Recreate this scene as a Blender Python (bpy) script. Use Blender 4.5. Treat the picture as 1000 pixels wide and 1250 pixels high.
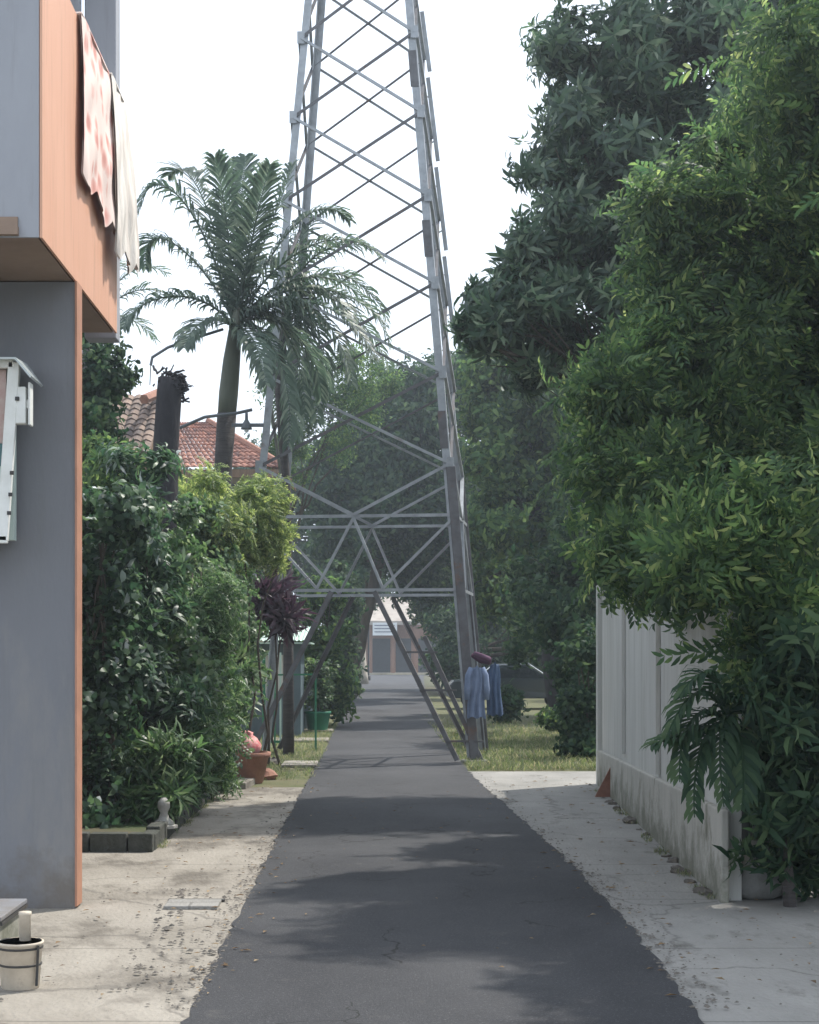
import bpy, math, random
import numpy as np
from mathutils import Vector, Matrix
random.seed(7); RS = np.random.RandomState(11)
SC = bpy.context.scene
COL = SC.collection
for o in list(bpy.data.objects): bpy.data.objects.remove(o)

# ------------------------------------------------------------------ camera
EYE = 1.7; F = 2000.0; VX, VY = 450.0, 800.0
cam = bpy.data.cameras.new('camera'); co = bpy.data.objects.new('camera', cam); COL.objects.link(co)
co.location = (0, 0, EYE); co.rotation_euler = (math.radians(90), 0, 0)
cam.sensor_fit = 'HORIZONTAL'; cam.sensor_width = 36; cam.lens = 36 * F / 1000
cam.shift_x = 0.05; cam.shift_y = 0.175; cam.clip_end = 1500; cam.clip_start = 0.1
SC.camera = co
# ------------------------------------------------------------------ world, sun
SUN_EL, SUN_AZ = math.radians(56), math.radians(50)      # azimuth to the right of straight ahead
w = bpy.data.worlds.new('World'); SC.world = w; w.use_nodes = True
nt = w.node_tree; bg = nt.nodes['Background']
sky = nt.nodes.new('ShaderNodeTexSky'); sky.sky_type = 'NISHITA'; sky.sun_disc = False
sky.sun_elevation = SUN_EL; sky.sun_rotation = SUN_AZ; sky.dust_density = 4; sky.air_density = 1.2
mx = nt.nodes.new('ShaderNodeMix'); mx.data_type = 'RGBA'; mx.inputs[0].default_value = 0.72
nt.links.new(sky.outputs[0], mx.inputs[6]); mx.inputs[7].default_value = (9.9, 10.9, 12.4, 1)
nt.links.new(mx.outputs[2], bg.inputs[0]); bg.inputs[1].default_value = 0.095
sl = bpy.data.lights.new('sun', 'SUN'); sl.energy = 3.2; sl.angle = math.radians(0.8); sl.color = (1, .95, .87)
so = bpy.data.objects.new('sun', sl); COL.objects.link(so)
sd = Vector((math.sin(SUN_AZ) * math.cos(SUN_EL), math.cos(SUN_AZ) * math.cos(SUN_EL), math.sin(SUN_EL)))
so.rotation_euler = sd.to_track_quat('Z', 'Y').to_euler(); so.location = sd * 40
SC.view_settings.view_transform = 'Standard'; SC.view_settings.look = 'None'
SC.view_settings.exposure = 0.8; SC.view_settings.gamma = 1
SC.render.engine = 'CYCLES'

# ------------------------------------------------------------------ helpers
def P(px, py, Y): return Vector(((px - VX) / F * Y, Y, EYE + (VY - py) / F * Y))
def GX(px, py): Y = EYE * F / (py - VY); return Vector(((px - VX) / F * Y, Y, 0))

def tag(o, label=None, cat=None, group=None, kind=None):
    if label: o['label'] = label
    if cat: o['category'] = cat
    if group: o['group'] = group
    if kind: o['kind'] = kind
    return o
def thing(name, loc, label, cat, group=None, rz=0):
    o = bpy.data.objects.new(name, None); COL.objects.link(o); o.location = loc; o.rotation_euler = (0, 0, rz)
    o.empty_display_size = .2
    return tag(o, label, cat, group)
def link(name, me, m, parent=None, smooth=False):
    o = bpy.data.objects.new(name, me); COL.objects.link(o)
    if m: me.materials.append(m)
    if smooth: me.polygons.foreach_set('use_smooth', [True] * len(me.polygons))
    if parent:
        o.parent = parent
        if parent.type == 'EMPTY' or parent.get('_local'):
            pass
    return o
class MB:
    def __init__(s, off=(0, 0, 0)): s.v = []; s.f = []; s.off = Vector(off)
    def add(s, vs, fs):
        b = len(s.v); s.v += [tuple(Vector(x) - s.off) for x in vs]; s.f += [tuple(b + i for i in f) for f in fs]; return s
    def box(s, a, b):
        (x0, y0, z0), (x1, y1, z1) = a, b
        return s.add([(x0,y0,z0),(x1,y0,z0),(x1,y1,z0),(x0,y1,z0),(x0,y0,z1),(x1,y0,z1),(x1,y1,z1),(x0,y1,z1)],
              [(0,3,2,1),(4,5,6,7),(0,1,5,4),(1,2,6,5),(2,3,7,6),(3,0,4,7)])
    def beam(s, p, q, w, h, up=(0, 0, 1)):
        p, q = Vector(p), Vector(q); d = (q - p).normalized(); u = Vector(up)
        if abs(d.dot(u)) > .98: u = Vector((1, 0, 0))
        a = d.cross(u).normalized() * w / 2; b = a.cross(d).normalized() * h / 2
        return s.add([p-a-b, p+a-b, p+a+b, p-a+b, q-a-b, q+a-b, q+a+b, q-a+b],
              [(0,3,2,1),(4,5,6,7),(0,1,5,4),(1,2,6,5),(2,3,7,6),(3,0,4,7)])
    def angle(s, p, q, w, t, n):          # L-section bar, n = outward normal
        p, q, n = Vector(p), Vector(q), Vector(n).normalized(); d = (q - p).normalized()
        a = d.cross(n).normalized(); n = a.cross(d).normalized()
        s.beamx(p, q, a, w, n, t); s.beamx(p - a * (w / 2 - t / 2) - n * (w / 2 + t / 2), q - a * (w / 2 - t / 2) - n * (w / 2 + t / 2), a, t, n, w)
        return s
    def beamx(s, p, q, a, w, n, h):
        a = a * w / 2; b = n * h / 2
        return s.add([p-a-b, p+a-b, p+a+b, p-a+b, q-a-b, q+a-b, q+a+b, q-a+b],
              [(0,3,2,1),(4,5,6,7),(0,1,5,4),(1,2,6,5),(2,3,7,6),(3,0,4,7)])
    def tube(s, pts, rad, n=8, cap=True, jit=0):
        pts = [Vector(p) for p in pts]
        if not hasattr(rad, '__len__'): rad = [rad] * len(pts)
        b0 = len(s.v); prev = None
        vs = []
        for i, p in enumerate(pts):
            d = (pts[min(i+1, len(pts)-1)] - pts[max(i-1, 0)]).normalized()
            if prev is None:
                prev = d.cross(Vector((0, 0, 1)) if abs(d.z) < .9 else Vector((1, 0, 0))).normalized()
            prev = (prev - d * prev.dot(d)).normalized(); c = d.cross(prev)
            for k in range(n):
                t = 2 * math.pi * k / n; r = rad[i] * (1 + (random.uniform(-jit, jit) if jit else 0))
                vs.append(p + prev * math.cos(t) * r + c * math.sin(t) * r)
        fs = []
        for i in range(len(pts) - 1):
            for k in range(n):
                fs.append((i*n+k, i*n+(k+1)%n, (i+1)*n+(k+1)%n, (i+1)*n+k))
        if cap: fs.append(tuple(range(n-1, -1, -1))); fs.append(tuple((len(pts)-1)*n+k for k in range(n)))
        return s.add(vs, fs)
    def lathe(s, c, prof, n=20, cap=True):
        return s.tube([Vector(c) + Vector((0, 0, z)) for r, z in prof], [r for r, z in prof], n, cap)
    def poly(s, pts, z, th=0):           # flat polygon sheet, optional thickness down
        n = len(pts)
        if th == 0: return s.add([(x, y, z) for x, y in pts], [tuple(range(n))])
        return s.add([(x, y, z) for x, y in pts] + [(x, y, z - th) for x, y in pts],
              [tuple(range(n)), tuple(range(2*n-1, n-1, -1))] + [(i, n+i, n+(i+1)%n, (i+1)%n) for i in range(n)])
    def build(s, name, m, parent=None, smooth=False, bevel=0):
        me = bpy.data.meshes.new(name); me.from_pydata(s.v, [], s.f); me.update()
        import bmesh
        bm = bmesh.new(); bm.from_mesh(me); bmesh.ops.recalc_face_normals(bm, faces=bm.faces); bm.to_mesh(me); bm.free()
        o = link(name, me, m, parent, smooth)
        if bevel:
            b = o.modifiers.new('bevel', 'BEVEL'); b.width = bevel; b.segments = 2; b.limit_method = 'ANGLE'
        return o

# ------------------------------------------------------------------ materials
def newmat(name):
    m = bpy.data.materials.new(name); m.use_nodes = True
    return m, m.node_tree.nodes, m.node_tree.links, m.node_tree.nodes['Principled BSDF']
def mat(name, c1, c2=None, scale=3, rough=.8, bump=.0, bscale=40, metal=0, spec=.4, c3=None, s3=.6, thr=.55, detail=6, stretch=(1,1,1), streak=None, grime=None, cracks=0):
    m, N, L, B = newmat(name)
    B.inputs['Roughness'].default_value = rough; B.inputs['Metallic'].default_value = metal
    B.inputs['Specular IOR Level'].default_value = spec
    tc = N.new('ShaderNodeTexCoord'); mp = N.new('ShaderNodeMapping'); mp.inputs['Scale'].default_value = stretch
    L.new(tc.outputs['Object'], mp.inputs[0])
    c2 = c2 or tuple(x * .75 for x in c1)
    n1 = N.new('ShaderNodeTexNoise'); n1.inputs['Scale'].default_value = scale; n1.inputs['Detail'].default_value = detail
    n1.inputs['Roughness'].default_value = .65
    L.new(mp.outputs[0], n1.inputs[0])
    r1 = N.new('ShaderNodeValToRGB'); r1.color_ramp.elements[0].position = .32; r1.color_ramp.elements[1].position = .68
    r1.color_ramp.elements[0].color = (*c2, 1); r1.color_ramp.elements[1].color = (*c1, 1)
    L.new(n1.outputs[0], r1.inputs[0]); out = r1.outputs[0]
    if c3:
        n3 = N.new('ShaderNodeTexNoise'); n3.inputs['Scale'].default_value = s3; n3.inputs['Detail'].default_value = 8; n3.inputs['Roughness'].default_value = .7
        L.new(mp.outputs[0], n3.inputs[0])
        r3 = N.new('ShaderNodeValToRGB'); r3.color_ramp.elements[0].position = thr; r3.color_ramp.elements[1].position = thr + .12
        L.new(n3.outputs[0], r3.inputs[0])
        mm = N.new('ShaderNodeMix'); mm.data_type = 'RGBA'; L.new(r3.outputs[0], mm.inputs[0]); L.new(out, mm.inputs[6]); mm.inputs[7].default_value = (*c3, 1)
        out = mm.outputs[2]
    if streak:
        ms = N.new('ShaderNodeMapping'); ms.inputs['Scale'].default_value = (7, 7, .45); L.new(tc.outputs['Object'], ms.inputs[0])
        ns = N.new('ShaderNodeTexNoise'); ns.inputs['Scale'].default_value = 1.6; ns.inputs['Detail'].default_value = 7; ns.inputs['Roughness'].default_value = .7; L.new(ms.outputs[0], ns.inputs[0])
        rs_ = N.new('ShaderNodeMapRange'); rs_.inputs[1].default_value = .52; rs_.inputs[2].default_value = .72; rs_.inputs[4].default_value = .6; L.new(ns.outputs[0], rs_.inputs[0])
        q = N.new('ShaderNodeMix'); q.data_type = 'RGBA'; L.new(rs_.outputs[0], q.inputs[0]); L.new(out, q.inputs[6]); q.inputs[7].default_value = (*streak, 1); out = q.outputs[2]
    if cracks:
        dn = N.new('ShaderNodeTexNoise'); dn.inputs['Scale'].default_value = 2.5; dn.inputs['Detail'].default_value = 7; L.new(tc.outputs['Object'], dn.inputs[0])
        va = N.new('ShaderNodeVectorMath'); va.operation = 'MULTIPLY_ADD'; L.new(dn.outputs['Color'], va.inputs[0]); va.inputs[1].default_value = (.6, .6, 0); L.new(tc.outputs['Object'], va.inputs[2])
        vo = N.new('ShaderNodeTexVoronoi'); vo.feature = 'DISTANCE_TO_EDGE'; vo.inputs['Scale'].default_value = cracks; L.new(va.outputs[0], vo.inputs[0])
        ck = N.new('ShaderNodeMapRange'); ck.inputs[1].default_value = .002; ck.inputs[2].default_value = .009; ck.inputs[3].default_value = .42; ck.inputs[4].default_value = 0; L.new(vo.outputs[0], ck.inputs[0])
        br = N.new('ShaderNodeTexBrick'); br.inputs['Scale'].default_value = 1; br.inputs['Brick Width'].default_value = 30; br.inputs['Row Height'].default_value = 1.9; br.inputs['Mortar Size'].default_value = .012; br.inputs['Mortar Smooth'].default_value = .3
        br.inputs[1].default_value = br.inputs[2].default_value = (0, 0, 0, 1); br.inputs[3].default_value = (.45, .45, .45, 1)
        v2 = N.new('ShaderNodeVectorMath'); v2.operation = 'MULTIPLY_ADD'; L.new(dn.outputs['Color'], v2.inputs[0]); v2.inputs[1].default_value = (.03, .05, 0); L.new(tc.outputs['Object'], v2.inputs[2]); L.new(v2.outputs[0], br.inputs[0])
        mxx = N.new('ShaderNodeMath'); mxx.operation = 'MAXIMUM'; L.new(ck.outputs[0], mxx.inputs[0]); L.new(br.outputs[0], mxx.inputs[1])
        q = N.new('ShaderNodeMix'); q.data_type = 'RGBA'; L.new(mxx.outputs[0], q.inputs[0]); L.new(out, q.inputs[6]); q.inputs[7].default_value = (.05, .045, .04, 1); out = q.outputs[2]
    if grime:                                   # splashed dirt with a ragged upper edge at the foot of a wall
        sp = N.new('ShaderNodeSeparateXYZ'); L.new(tc.outputs['Object'], sp.inputs[0])
        ng = N.new('ShaderNodeTexNoise'); ng.inputs['Scale'].default_value = 3.5; ng.inputs['Detail'].default_value = 9; ng.inputs['Roughness'].default_value = .72; L.new(tc.outputs['Object'], ng.inputs[0])
        ma = N.new('ShaderNodeMath'); ma.operation = 'MULTIPLY_ADD'; ma.inputs[1].default_value = -1.5; L.new(ng.outputs[0], ma.inputs[0]); L.new(sp.outputs[2], ma.inputs[2])
        rg = N.new('ShaderNodeMapRange'); rg.inputs[1].default_value = -.35; rg.inputs[2].default_value = -.75; rg.inputs[3].default_value = 0; rg.inputs[4].default_value = .75; L.new(ma.outputs[0], rg.inputs[0])
        q = N.new('ShaderNodeMix'); q.data_type = 'RGBA'; L.new(rg.outputs[0], q.inputs[0]); L.new(out, q.inputs[6]); q.inputs[7].default_value = (*grime, 1); out = q.outputs[2]
    L.new(out, B.inputs['Base Color'])
    if bump:
        nb = N.new('ShaderNodeTexNoise'); nb.inputs['Scale'].default_value = bscale; nb.inputs['Detail'].default_value = 5
        L.new(mp.outputs[0], nb.inputs[0]); b = N.new('ShaderNodeBump'); b.inputs['Strength'].default_value = bump; b.inputs['Distance'].default_value = .02
        L.new(nb.outputs[0], b.inputs['Height']); L.new(b.outputs[0], B.inputs['Normal'])
    return m
def leafmat(name, stops, rough=.42, trans=.35, tcol=None, spec=.5):
    if 'dry' not in name: stops = [(p, (c[0]*1.25, c[1]*1.22, c[2]*1.5)) for p, c in stops]; trans = min(.55, trans*1.5); rough += .06
    m, N, L, B = newmat(name)
    g = N.new('ShaderNodeNewGeometry'); r = N.new('ShaderNodeValToRGB'); r.color_ramp.interpolation = 'LINEAR'
    el = r.color_ramp.elements
    while len(el) < len(stops): el.new(.5)
    for e, (p, c) in zip(el, stops): e.position = p; e.color = (*c, 1)
    L.new(g.outputs['Random Per Island'], r.inputs[0])
    tc = N.new('ShaderNodeTexCoord'); nz = N.new('ShaderNodeTexNoise'); nz.inputs['Scale'].default_value = .9; nz.inputs['Detail'].default_value = 3
    L.new(tc.outputs['Object'], nz.inputs[0])
    hs = N.new('ShaderNodeHueSaturation'); L.new(r.outputs[0], hs.inputs['Color'])
    mr = N.new('ShaderNodeMapRange'); mr.inputs[1].default_value = .3; mr.inputs[2].default_value = .7; mr.inputs[3].default_value = .7; mr.inputs[4].default_value = 1.3
    L.new(nz.outputs[0], mr.inputs[0]); L.new(mr.outputs[0], hs.inputs['Value'])
    L.new(hs.outputs[0], B.inputs['Base Color']); B.inputs['Roughness'].default_value = rough
    B.inputs['Specular IOR Level'].default_value = spec
    t = N.new('ShaderNodeBsdfTranslucent'); h2 = N.new('ShaderNodeHueSaturation'); h2.inputs['Value'].default_value = 1.8; h2.inputs['Saturation'].default_value = 1.1; h2.inputs['Hue'].default_value = .48
    L.new(hs.outputs[0], h2.inputs['Color']); L.new(h2.outputs[0], t.inputs[0])
    mxs = N.new('ShaderNodeMixShader'); mxs.inputs[0].default_value = trans
    L.new(B.outputs[0], mxs.inputs[1]); L.new(t.outputs[0], mxs.inputs[2]); L.new(mxs.outputs[0], N['Material Output'].inputs[0])
    return m
def tilemat(name, ca, cb, sx=5, sy=5):
    m, N, L, B = newmat(name)
    tc = N.new('ShaderNodeTexCoord'); nz = N.new('ShaderNodeTexNoise'); nz.inputs['Scale'].default_value = 6; nz.inputs['Detail'].default_value = 5
    L.new(tc.outputs['Object'], nz.inputs[0]); g = N.new('ShaderNodeNewGeometry')
    a = N.new('ShaderNodeMath'); a.operation = 'ADD'; L.new(nz.outputs[0], a.inputs[0])
    s = N.new('ShaderNodeMath'); s.operation = 'MULTIPLY'; s.inputs[1].default_value = .55; L.new(g.outputs['Random Per Island'], s.inputs[0]); L.new(s.outputs[0], a.inputs[1])
    r = N.new('ShaderNodeValToRGB'); r.color_ramp.elements[0].position = .45; r.color_ramp.elements[1].position = 1.0
    r.color_ramp.elements[0].color = (*cb, 1); r.color_ramp.elements[1].color = (*ca, 1)
    L.new(a.outputs[0], r.inputs[0]); L.new(r.outputs[0], B.inputs['Base Color']); B.inputs['Roughness'].default_value = .85
    return m

def asphalt_mat():
    m, N, L, B = newmat('asphalt')
    tc = N.new('ShaderNodeTexCoord')
    def noise(sc, det, rg=.6, stretch=None):
        n = N.new('ShaderNodeTexNoise'); n.inputs['Scale'].default_value = sc; n.inputs['Detail'].default_value = det; n.inputs['Roughness'].default_value = rg
        if stretch:
            mp = N.new('ShaderNodeMapping'); mp.inputs['Scale'].default_value = stretch; L.new(tc.outputs['Object'], mp.inputs[0]); L.new(mp.outputs[0], n.inputs[0])
        else: L.new(tc.outputs['Object'], n.inputs[0])
        return n
    def ramp(n, p0, c0, p1, c1):
        r = N.new('ShaderNodeValToRGB'); e = r.color_ramp.elements; e[0].position = p0; e[1].position = p1; e[0].color = (*c0, 1); e[1].color = (*c1, 1)
        L.new(n.outputs[0], r.inputs[0]); return r
    a = ramp(noise(260, 3, .8), .3, (.022, .023, .027), .75, (.062, .064, .070))
    b = ramp(noise(.55, 7, .6, (1, .6, 1)), .38, (.62, .62, .64), .68, (1.35, 1.33, 1.28))
    c = ramp(noise(3.2, 9, .75), .60, (0, 0, 0), .74, (1, 1, 1))
    mu = N.new('ShaderNodeMix'); mu.data_type = 'RGBA'; mu.blend_type = 'MULTIPLY'; mu.inputs[0].default_value = 1
    L.new(a.outputs[0], mu.inputs[6]); L.new(b.outputs[0], mu.inputs[7])
    du = N.new('ShaderNodeMix'); du.data_type = 'RGBA'; f = N.new('ShaderNodeMath'); f.operation = 'MULTIPLY'; f.inputs[1].default_value = .35
    L.new(c.outputs[0], f.inputs[0]); L.new(f.outputs[0], du.inputs[0]); L.new(mu.outputs[2], du.inputs[6]); du.inputs[7].default_value = (.17, .155, .13, 1)
    L.new(du.outputs[2], B.inputs['Base Color']); B.inputs['Roughness'].default_value = .78; B.inputs['Specular IOR Level'].default_value = .35
    # fine wandering cracks
    dn = N.new('ShaderNodeTexNoise'); dn.inputs['Scale'].default_value = 2.2; dn.inputs['Detail'].default_value = 6; L.new(tc.outputs['Object'], dn.inputs[0])
    va = N.new('ShaderNodeVectorMath'); va.operation = 'MULTIPLY_ADD'; L.new(dn.outputs['Color'], va.inputs[0]); va.inputs[1].default_value = (.7,.7,0); L.new(tc.outputs['Object'], va.inputs[2])
    vo = N.new('ShaderNodeTexVoronoi'); vo.feature = 'DISTANCE_TO_EDGE'; vo.inputs['Scale'].default_value = .75; L.new(va.outputs[0], vo.inputs[0])
    ck = N.new('ShaderNodeMath'); ck.operation = 'LESS_THAN'; ck.inputs[1].default_value = .006; L.new(vo.outputs[0], ck.inputs[0])
    cm = noise(.5, 2); cg = N.new('ShaderNodeMath'); cg.operation = 'GREATER_THAN'; cg.inputs[1].default_value = .52; L.new(cm.outputs[0], cg.inputs[0])
    cx = N.new('ShaderNodeMath'); cx.operation = 'MULTIPLY'; L.new(ck.outputs[0], cx.inputs[0]); L.new(cg.outputs[0], cx.inputs[1])
    st = ramp(noise(75, 2, .9), .58, (0, 0, 0), .66, (1, 1, 1)); sm = N.new('ShaderNodeMath'); sm.operation = 'MULTIPLY'; sm.inputs[1].default_value = .6; L.new(st.outputs[0], sm.inputs[0])
    q1 = N.new('ShaderNodeMix'); q1.data_type = 'RGBA'; L.new(sm.outputs[0], q1.inputs[0]); L.new(du.outputs[2], q1.inputs[6]); q1.inputs[7].default_value = (.13, .13, .135, 1)
    q2 = N.new('ShaderNodeMix'); q2.data_type = 'RGBA'; L.new(cx.outputs[0], q2.inputs[0]); L.new(q1.outputs[2], q2.inputs[6]); q2.inputs[7].default_value = (.012, .012, .012, 1)
    L.new(q2.outputs[2], B.inputs['Base Color'])
    bp = N.new('ShaderNodeBump'); bp.inputs['Strength'].default_value = .9; bp.inputs['Distance'].default_value = .01
    n2 = noise(90, 4, .8); L.new(n2.outputs[0], bp.inputs['Height']); L.new(bp.outputs[0], B.inputs['Normal'])
    return m

M = {}
M['asphalt'] = asphalt_mat()
M['pave'] = mat('pavement_concrete', (.31, .285, .245), (.20, .18, .15), 1.2, .9, .7, 35, c3=(.13, .115, .095), s3=1.1, thr=.50, stretch=(1, .6, 1), cracks=.45)
M['pave_r'] = mat('pavement_concrete_grey', (.29, .28, .26), (.20, .195, .18), 1.2, .9, .7, 35, c3=(.105, .10, .088), s3=1.5, thr=.57, stretch=(1, .5, 1), cracks=.4)
M['soil'] = mat('soil', (.10, .085, .05), (.05, .05, .025), .8, .95, .6, 20, c3=(.05, .075, .025), s3=.5, thr=.48)
M['turf'] = mat('turf', (.07, .09, .03), (.13, .115, .065), 1.4, .95, .6, 20)
M['wallgrey'] = mat('grey_wall_paint', (.20, .205, .22), (.165, .17, .185), 1.0, .75, .12, 30, c3=(.23, .225, .22), s3=.7, thr=.56, stretch=(1, 1, .35), streak=(.17, .175, .18), grime=(.14, .12, .10))  # paint darkened for the shade under the balcony; streaks and grime are stains
M['wallgrey2'] = mat('skylit_wall_paint', (.36, .37, .40), (.30, .31, .34), 1.3, .75, .1, 30, stretch=(1, 1, .4), streak=(.24, .245, .25))  # same grey paint, lightened for the extra sky light up there
M['orange'] = mat('orange_paint', (.66, .37, .25), (.60, .32, .21), 1.6, .6, .08, 30, c3=(.44, .22, .14), s3=1.5, thr=.60, stretch=(1, 1, .3), streak=(.36, .20, .13))
M['orangedk'] = mat('orange_trim', (.46, .23, .15), (.34, .17, .11), 4, .6, .1, 30)
M['under'] = mat('underside_plaster', (.33, .24, .18), (.24, .17, .13), 2, .85)
M['white'] = mat('white_metal_paint', (.78, .79, .76), (.66, .67, .63), 6, .45)
M['glass'] = mat('acrylic', (.55, .60, .60), (.45, .5, .5), 3, .15)
M['posterr'] = mat('faded_poster', (.42, .25, .22), (.5, .42, .38), 8, .5)
M['posterg'] = mat('poster_dark', (.04, .12, .13), (.10, .2, .2), 10, .5)
M['posterw'] = mat('poster_pale', (.6, .68, .62), (.5, .6, .55), 3, .5)
M['dark'] = mat('dark_metal', (.03, .033, .036), (.045, .04, .035), 8, .5)
M['steel'] = mat('galvanised_steel', (.38, .40, .42), (.25, .265, .275), 5, .5, .08, 60, metal=.35, c3=(.20, .17, .15), s3=2.2, thr=.62)
M['steeld'] = mat('shaded_rusty_steel', (.15, .15, .16), (.09, .085, .085), 5, .65, .1, 60, metal=.2, c3=(.16, .09, .06), s3=3, thr=.58)  # steel darkened for the shade on the lower tower, with rust blotches
M['bark'] = mat('bark', (.10, .08, .06), (.045, .038, .03), 6, .95, .9, 25, stretch=(1, 1, .3))
M['barkdk'] = mat('dark_bark', (.045, .042, .045), (.022, .021, .024), 7, .95, .9, 30, stretch=(1, 1, .3))  # very dark bark tone for the stump and the big trunk
M['barkpale'] = mat('pale_bark', (.55, .50, .42), (.30, .27, .22), 2, .9, .5, 20, c3=(.16, .15, .12), s3=1.0, thr=.55)
M['palmtrunk'] = mat('palm_trunk', (.09, .08, .075), (.05, .045, .045), 5, .95, .8, 30, stretch=(.6, .6, 4))
M['palmshaft'] = mat('palm_crownshaft', (.13, .14, .10), (.085, .095, .07), 3, .6, .3, 20, stretch=(2, 2, .4))
M['conc'] = mat('cast_concrete', (.56, .56, .53), (.44, .44, .41), 2.0, .85, .3, 40, c3=(.30, .29, .25), s3=1.6, thr=.60, stretch=(1.6, 1.6, .16), streak=(.27, .27, .23))
M['concbase'] = mat('concrete_plinth', (.47, .455, .41), (.37, .36, .32), 1.6, .9, .4, 40, c3=(.14, .14, .10), s3=1.2, thr=.56, stretch=(1, 1, .7), streak=(.22, .22, .17), grime=(.09, .095, .06))
M['kerb'] = mat('mossy_kerb', (.085, .085, .075), (.04, .045, .035), 5, .95, .8, 30)
M['stone'] = mat('river_stone', (.16, .14, .12), (.08, .075, .065), 8, .9, .6, 30)
M['terra'] = mat('terracotta', (.33, .17, .12), (.22, .11, .08), 6, .9, .5, 30)
M['pink'] = mat('red_printed_plastic', (.60, .10, .11), (.65, .45, .40), 18, .5, .3, 40)
M['green'] = mat('green_plastic', (.02, .20, .10), (.015, .14, .08), 4, .5)
M['greenpaint'] = mat('green_gate_paint', (.03, .19, .09), (.02, .11, .06), 6, .5)
M['palegreen'] = mat('pale_green_sheet', (.46, .60, .52), (.36, .48, .42), 4, .6)
M['bluegrey'] = mat('blue_grey_board', (.10, .14, .16), (.07, .10, .12), 2, .7)
M['cream'] = mat('cream_plaster', (.50, .45, .34), (.38, .34, .26), 1.4, .9, .2, 30, c3=(.26, .22, .16), s3=.8, thr=.56)
M['brickwall'] = mat('bare_brick', (.30, .17, .11), (.20, .11, .08), 5, .9, .4, 30)
M['tile'] = tilemat('clay_tiles', (.34, .16, .11), (.11, .055, .045))
M['tileold'] = tilemat('weathered_tiles', (.24, .17, .13), (.07, .055, .05))
M['farroof'] = mat('far_roof_sheet', (.40, .36, .31), (.26, .22, .19), 1.2, .8)
M['wood'] = mat('old_wood', (.20, .13, .08), (.11, .075, .05), 4, .85, .4, 30, stretch=(4, 4, .5))
M['carpaint'] = mat('dark_car_paint', (.035, .045, .05), (.03, .04, .045), 3, .18, spec=.7)
M['carglass'] = mat('car_glass', (.02, .025, .028), (.02, .024, .027), 3, .05, spec=.9)
M['chrome'] = mat('chrome', (.8, .8, .8), (.7, .7, .7), 3, .15, metal=.9)
M['rubber'] = mat('rubber', (.02, .02, .02), (.03, .03, .03), 9, .8)
M['blue1'] = mat('pale_blue_cloth', (.20, .25, .36), (.13, .17, .26), 7, .95, .2, 60)
M['blue2'] = mat('slate_blue_cloth', (.08, .12, .20), (.05, .08, .14), 7, .95, .2, 60)
M['purple'] = mat('plum_cloth', (.12, .06, .10), (.07, .04, .07), 7, .95)
M['sack'] = mat('grey_sack', (.42, .41, .38), (.27, .26, .24), 7, .9, .4, 40)
M['sackd'] = mat('shaded_sack', (.20, .20, .19), (.12, .12, .11), 7, .9, .4, 40)  # sack colour darkened for the shadow it lies in
M['bucket'] = mat('stained_bucket_plastic', (.62, .55, .45), (.44, .38, .30), 6, .55, c3=(.26, .2, .15), s3=3, thr=.6)
M['lampm'] = mat('lamp_metal', (.12, .13, .14), (.08, .09, .10), 6, .6)
M['litter'] = leafmat('dry_leaf', [(0, (.10, .06, .03)), (.5, (.20, .13, .06)), (1, (.28, .21, .12))], .8, .1)
M['door'] = mat('dark_door', (.045, .05, .06), (.03, .035, .04), 3, .6)
M['signw'] = mat('white_sign', (.75, .77, .78), (.65, .67, .68), 3, .5)
M['signink'] = mat('sign_ink', (.10, .12, .16), (.12, .14, .2), 3, .6)

# cloth with a printed red batik pattern / white net
def batik():
    m, N, L, B = newmat('batik_cloth')
    tc = N.new('ShaderNodeTexCoord'); v = N.new('ShaderNodeTexVoronoi'); v.inputs['Scale'].default_value = 6; L.new(tc.outputs['Object'], v.inputs[0])
    n = N.new('ShaderNodeTexNoise'); n.inputs['Scale'].default_value = 5; n.inputs['Detail'].default_value = 6; L.new(tc.outputs['Object'], n.inputs[0])
    a = N.new('ShaderNodeMath'); a.operation = 'MULTIPLY_ADD'; a.inputs[1].default_value = 1.0; L.new(v.outputs[0], a.inputs[0]); L.new(n.outputs[0], a.inputs[2])
    r = N.new('ShaderNodeValToRGB'); e = r.color_ramp.elements; e[0].position = .6; e[0].color = (.52, .24, .20, 1); e[1].position = 1.0; e[1].color = (.72, .58, .52, 1)
    k = e.new(.8); k.color = (.64, .36, .31, 1)
    L.new(a.outputs[0], r.inputs[0]); L.new(r.outputs[0], B.inputs['Base Color']); B.inputs['Roughness'].default_value = .9
    return m
M['batik'] = batik()
M['net'] = mat('white_curtain', (.76, .72, .66), (.60, .53, .47), 5, .9, .3, 30, stretch=(3, 3, .5))

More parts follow.
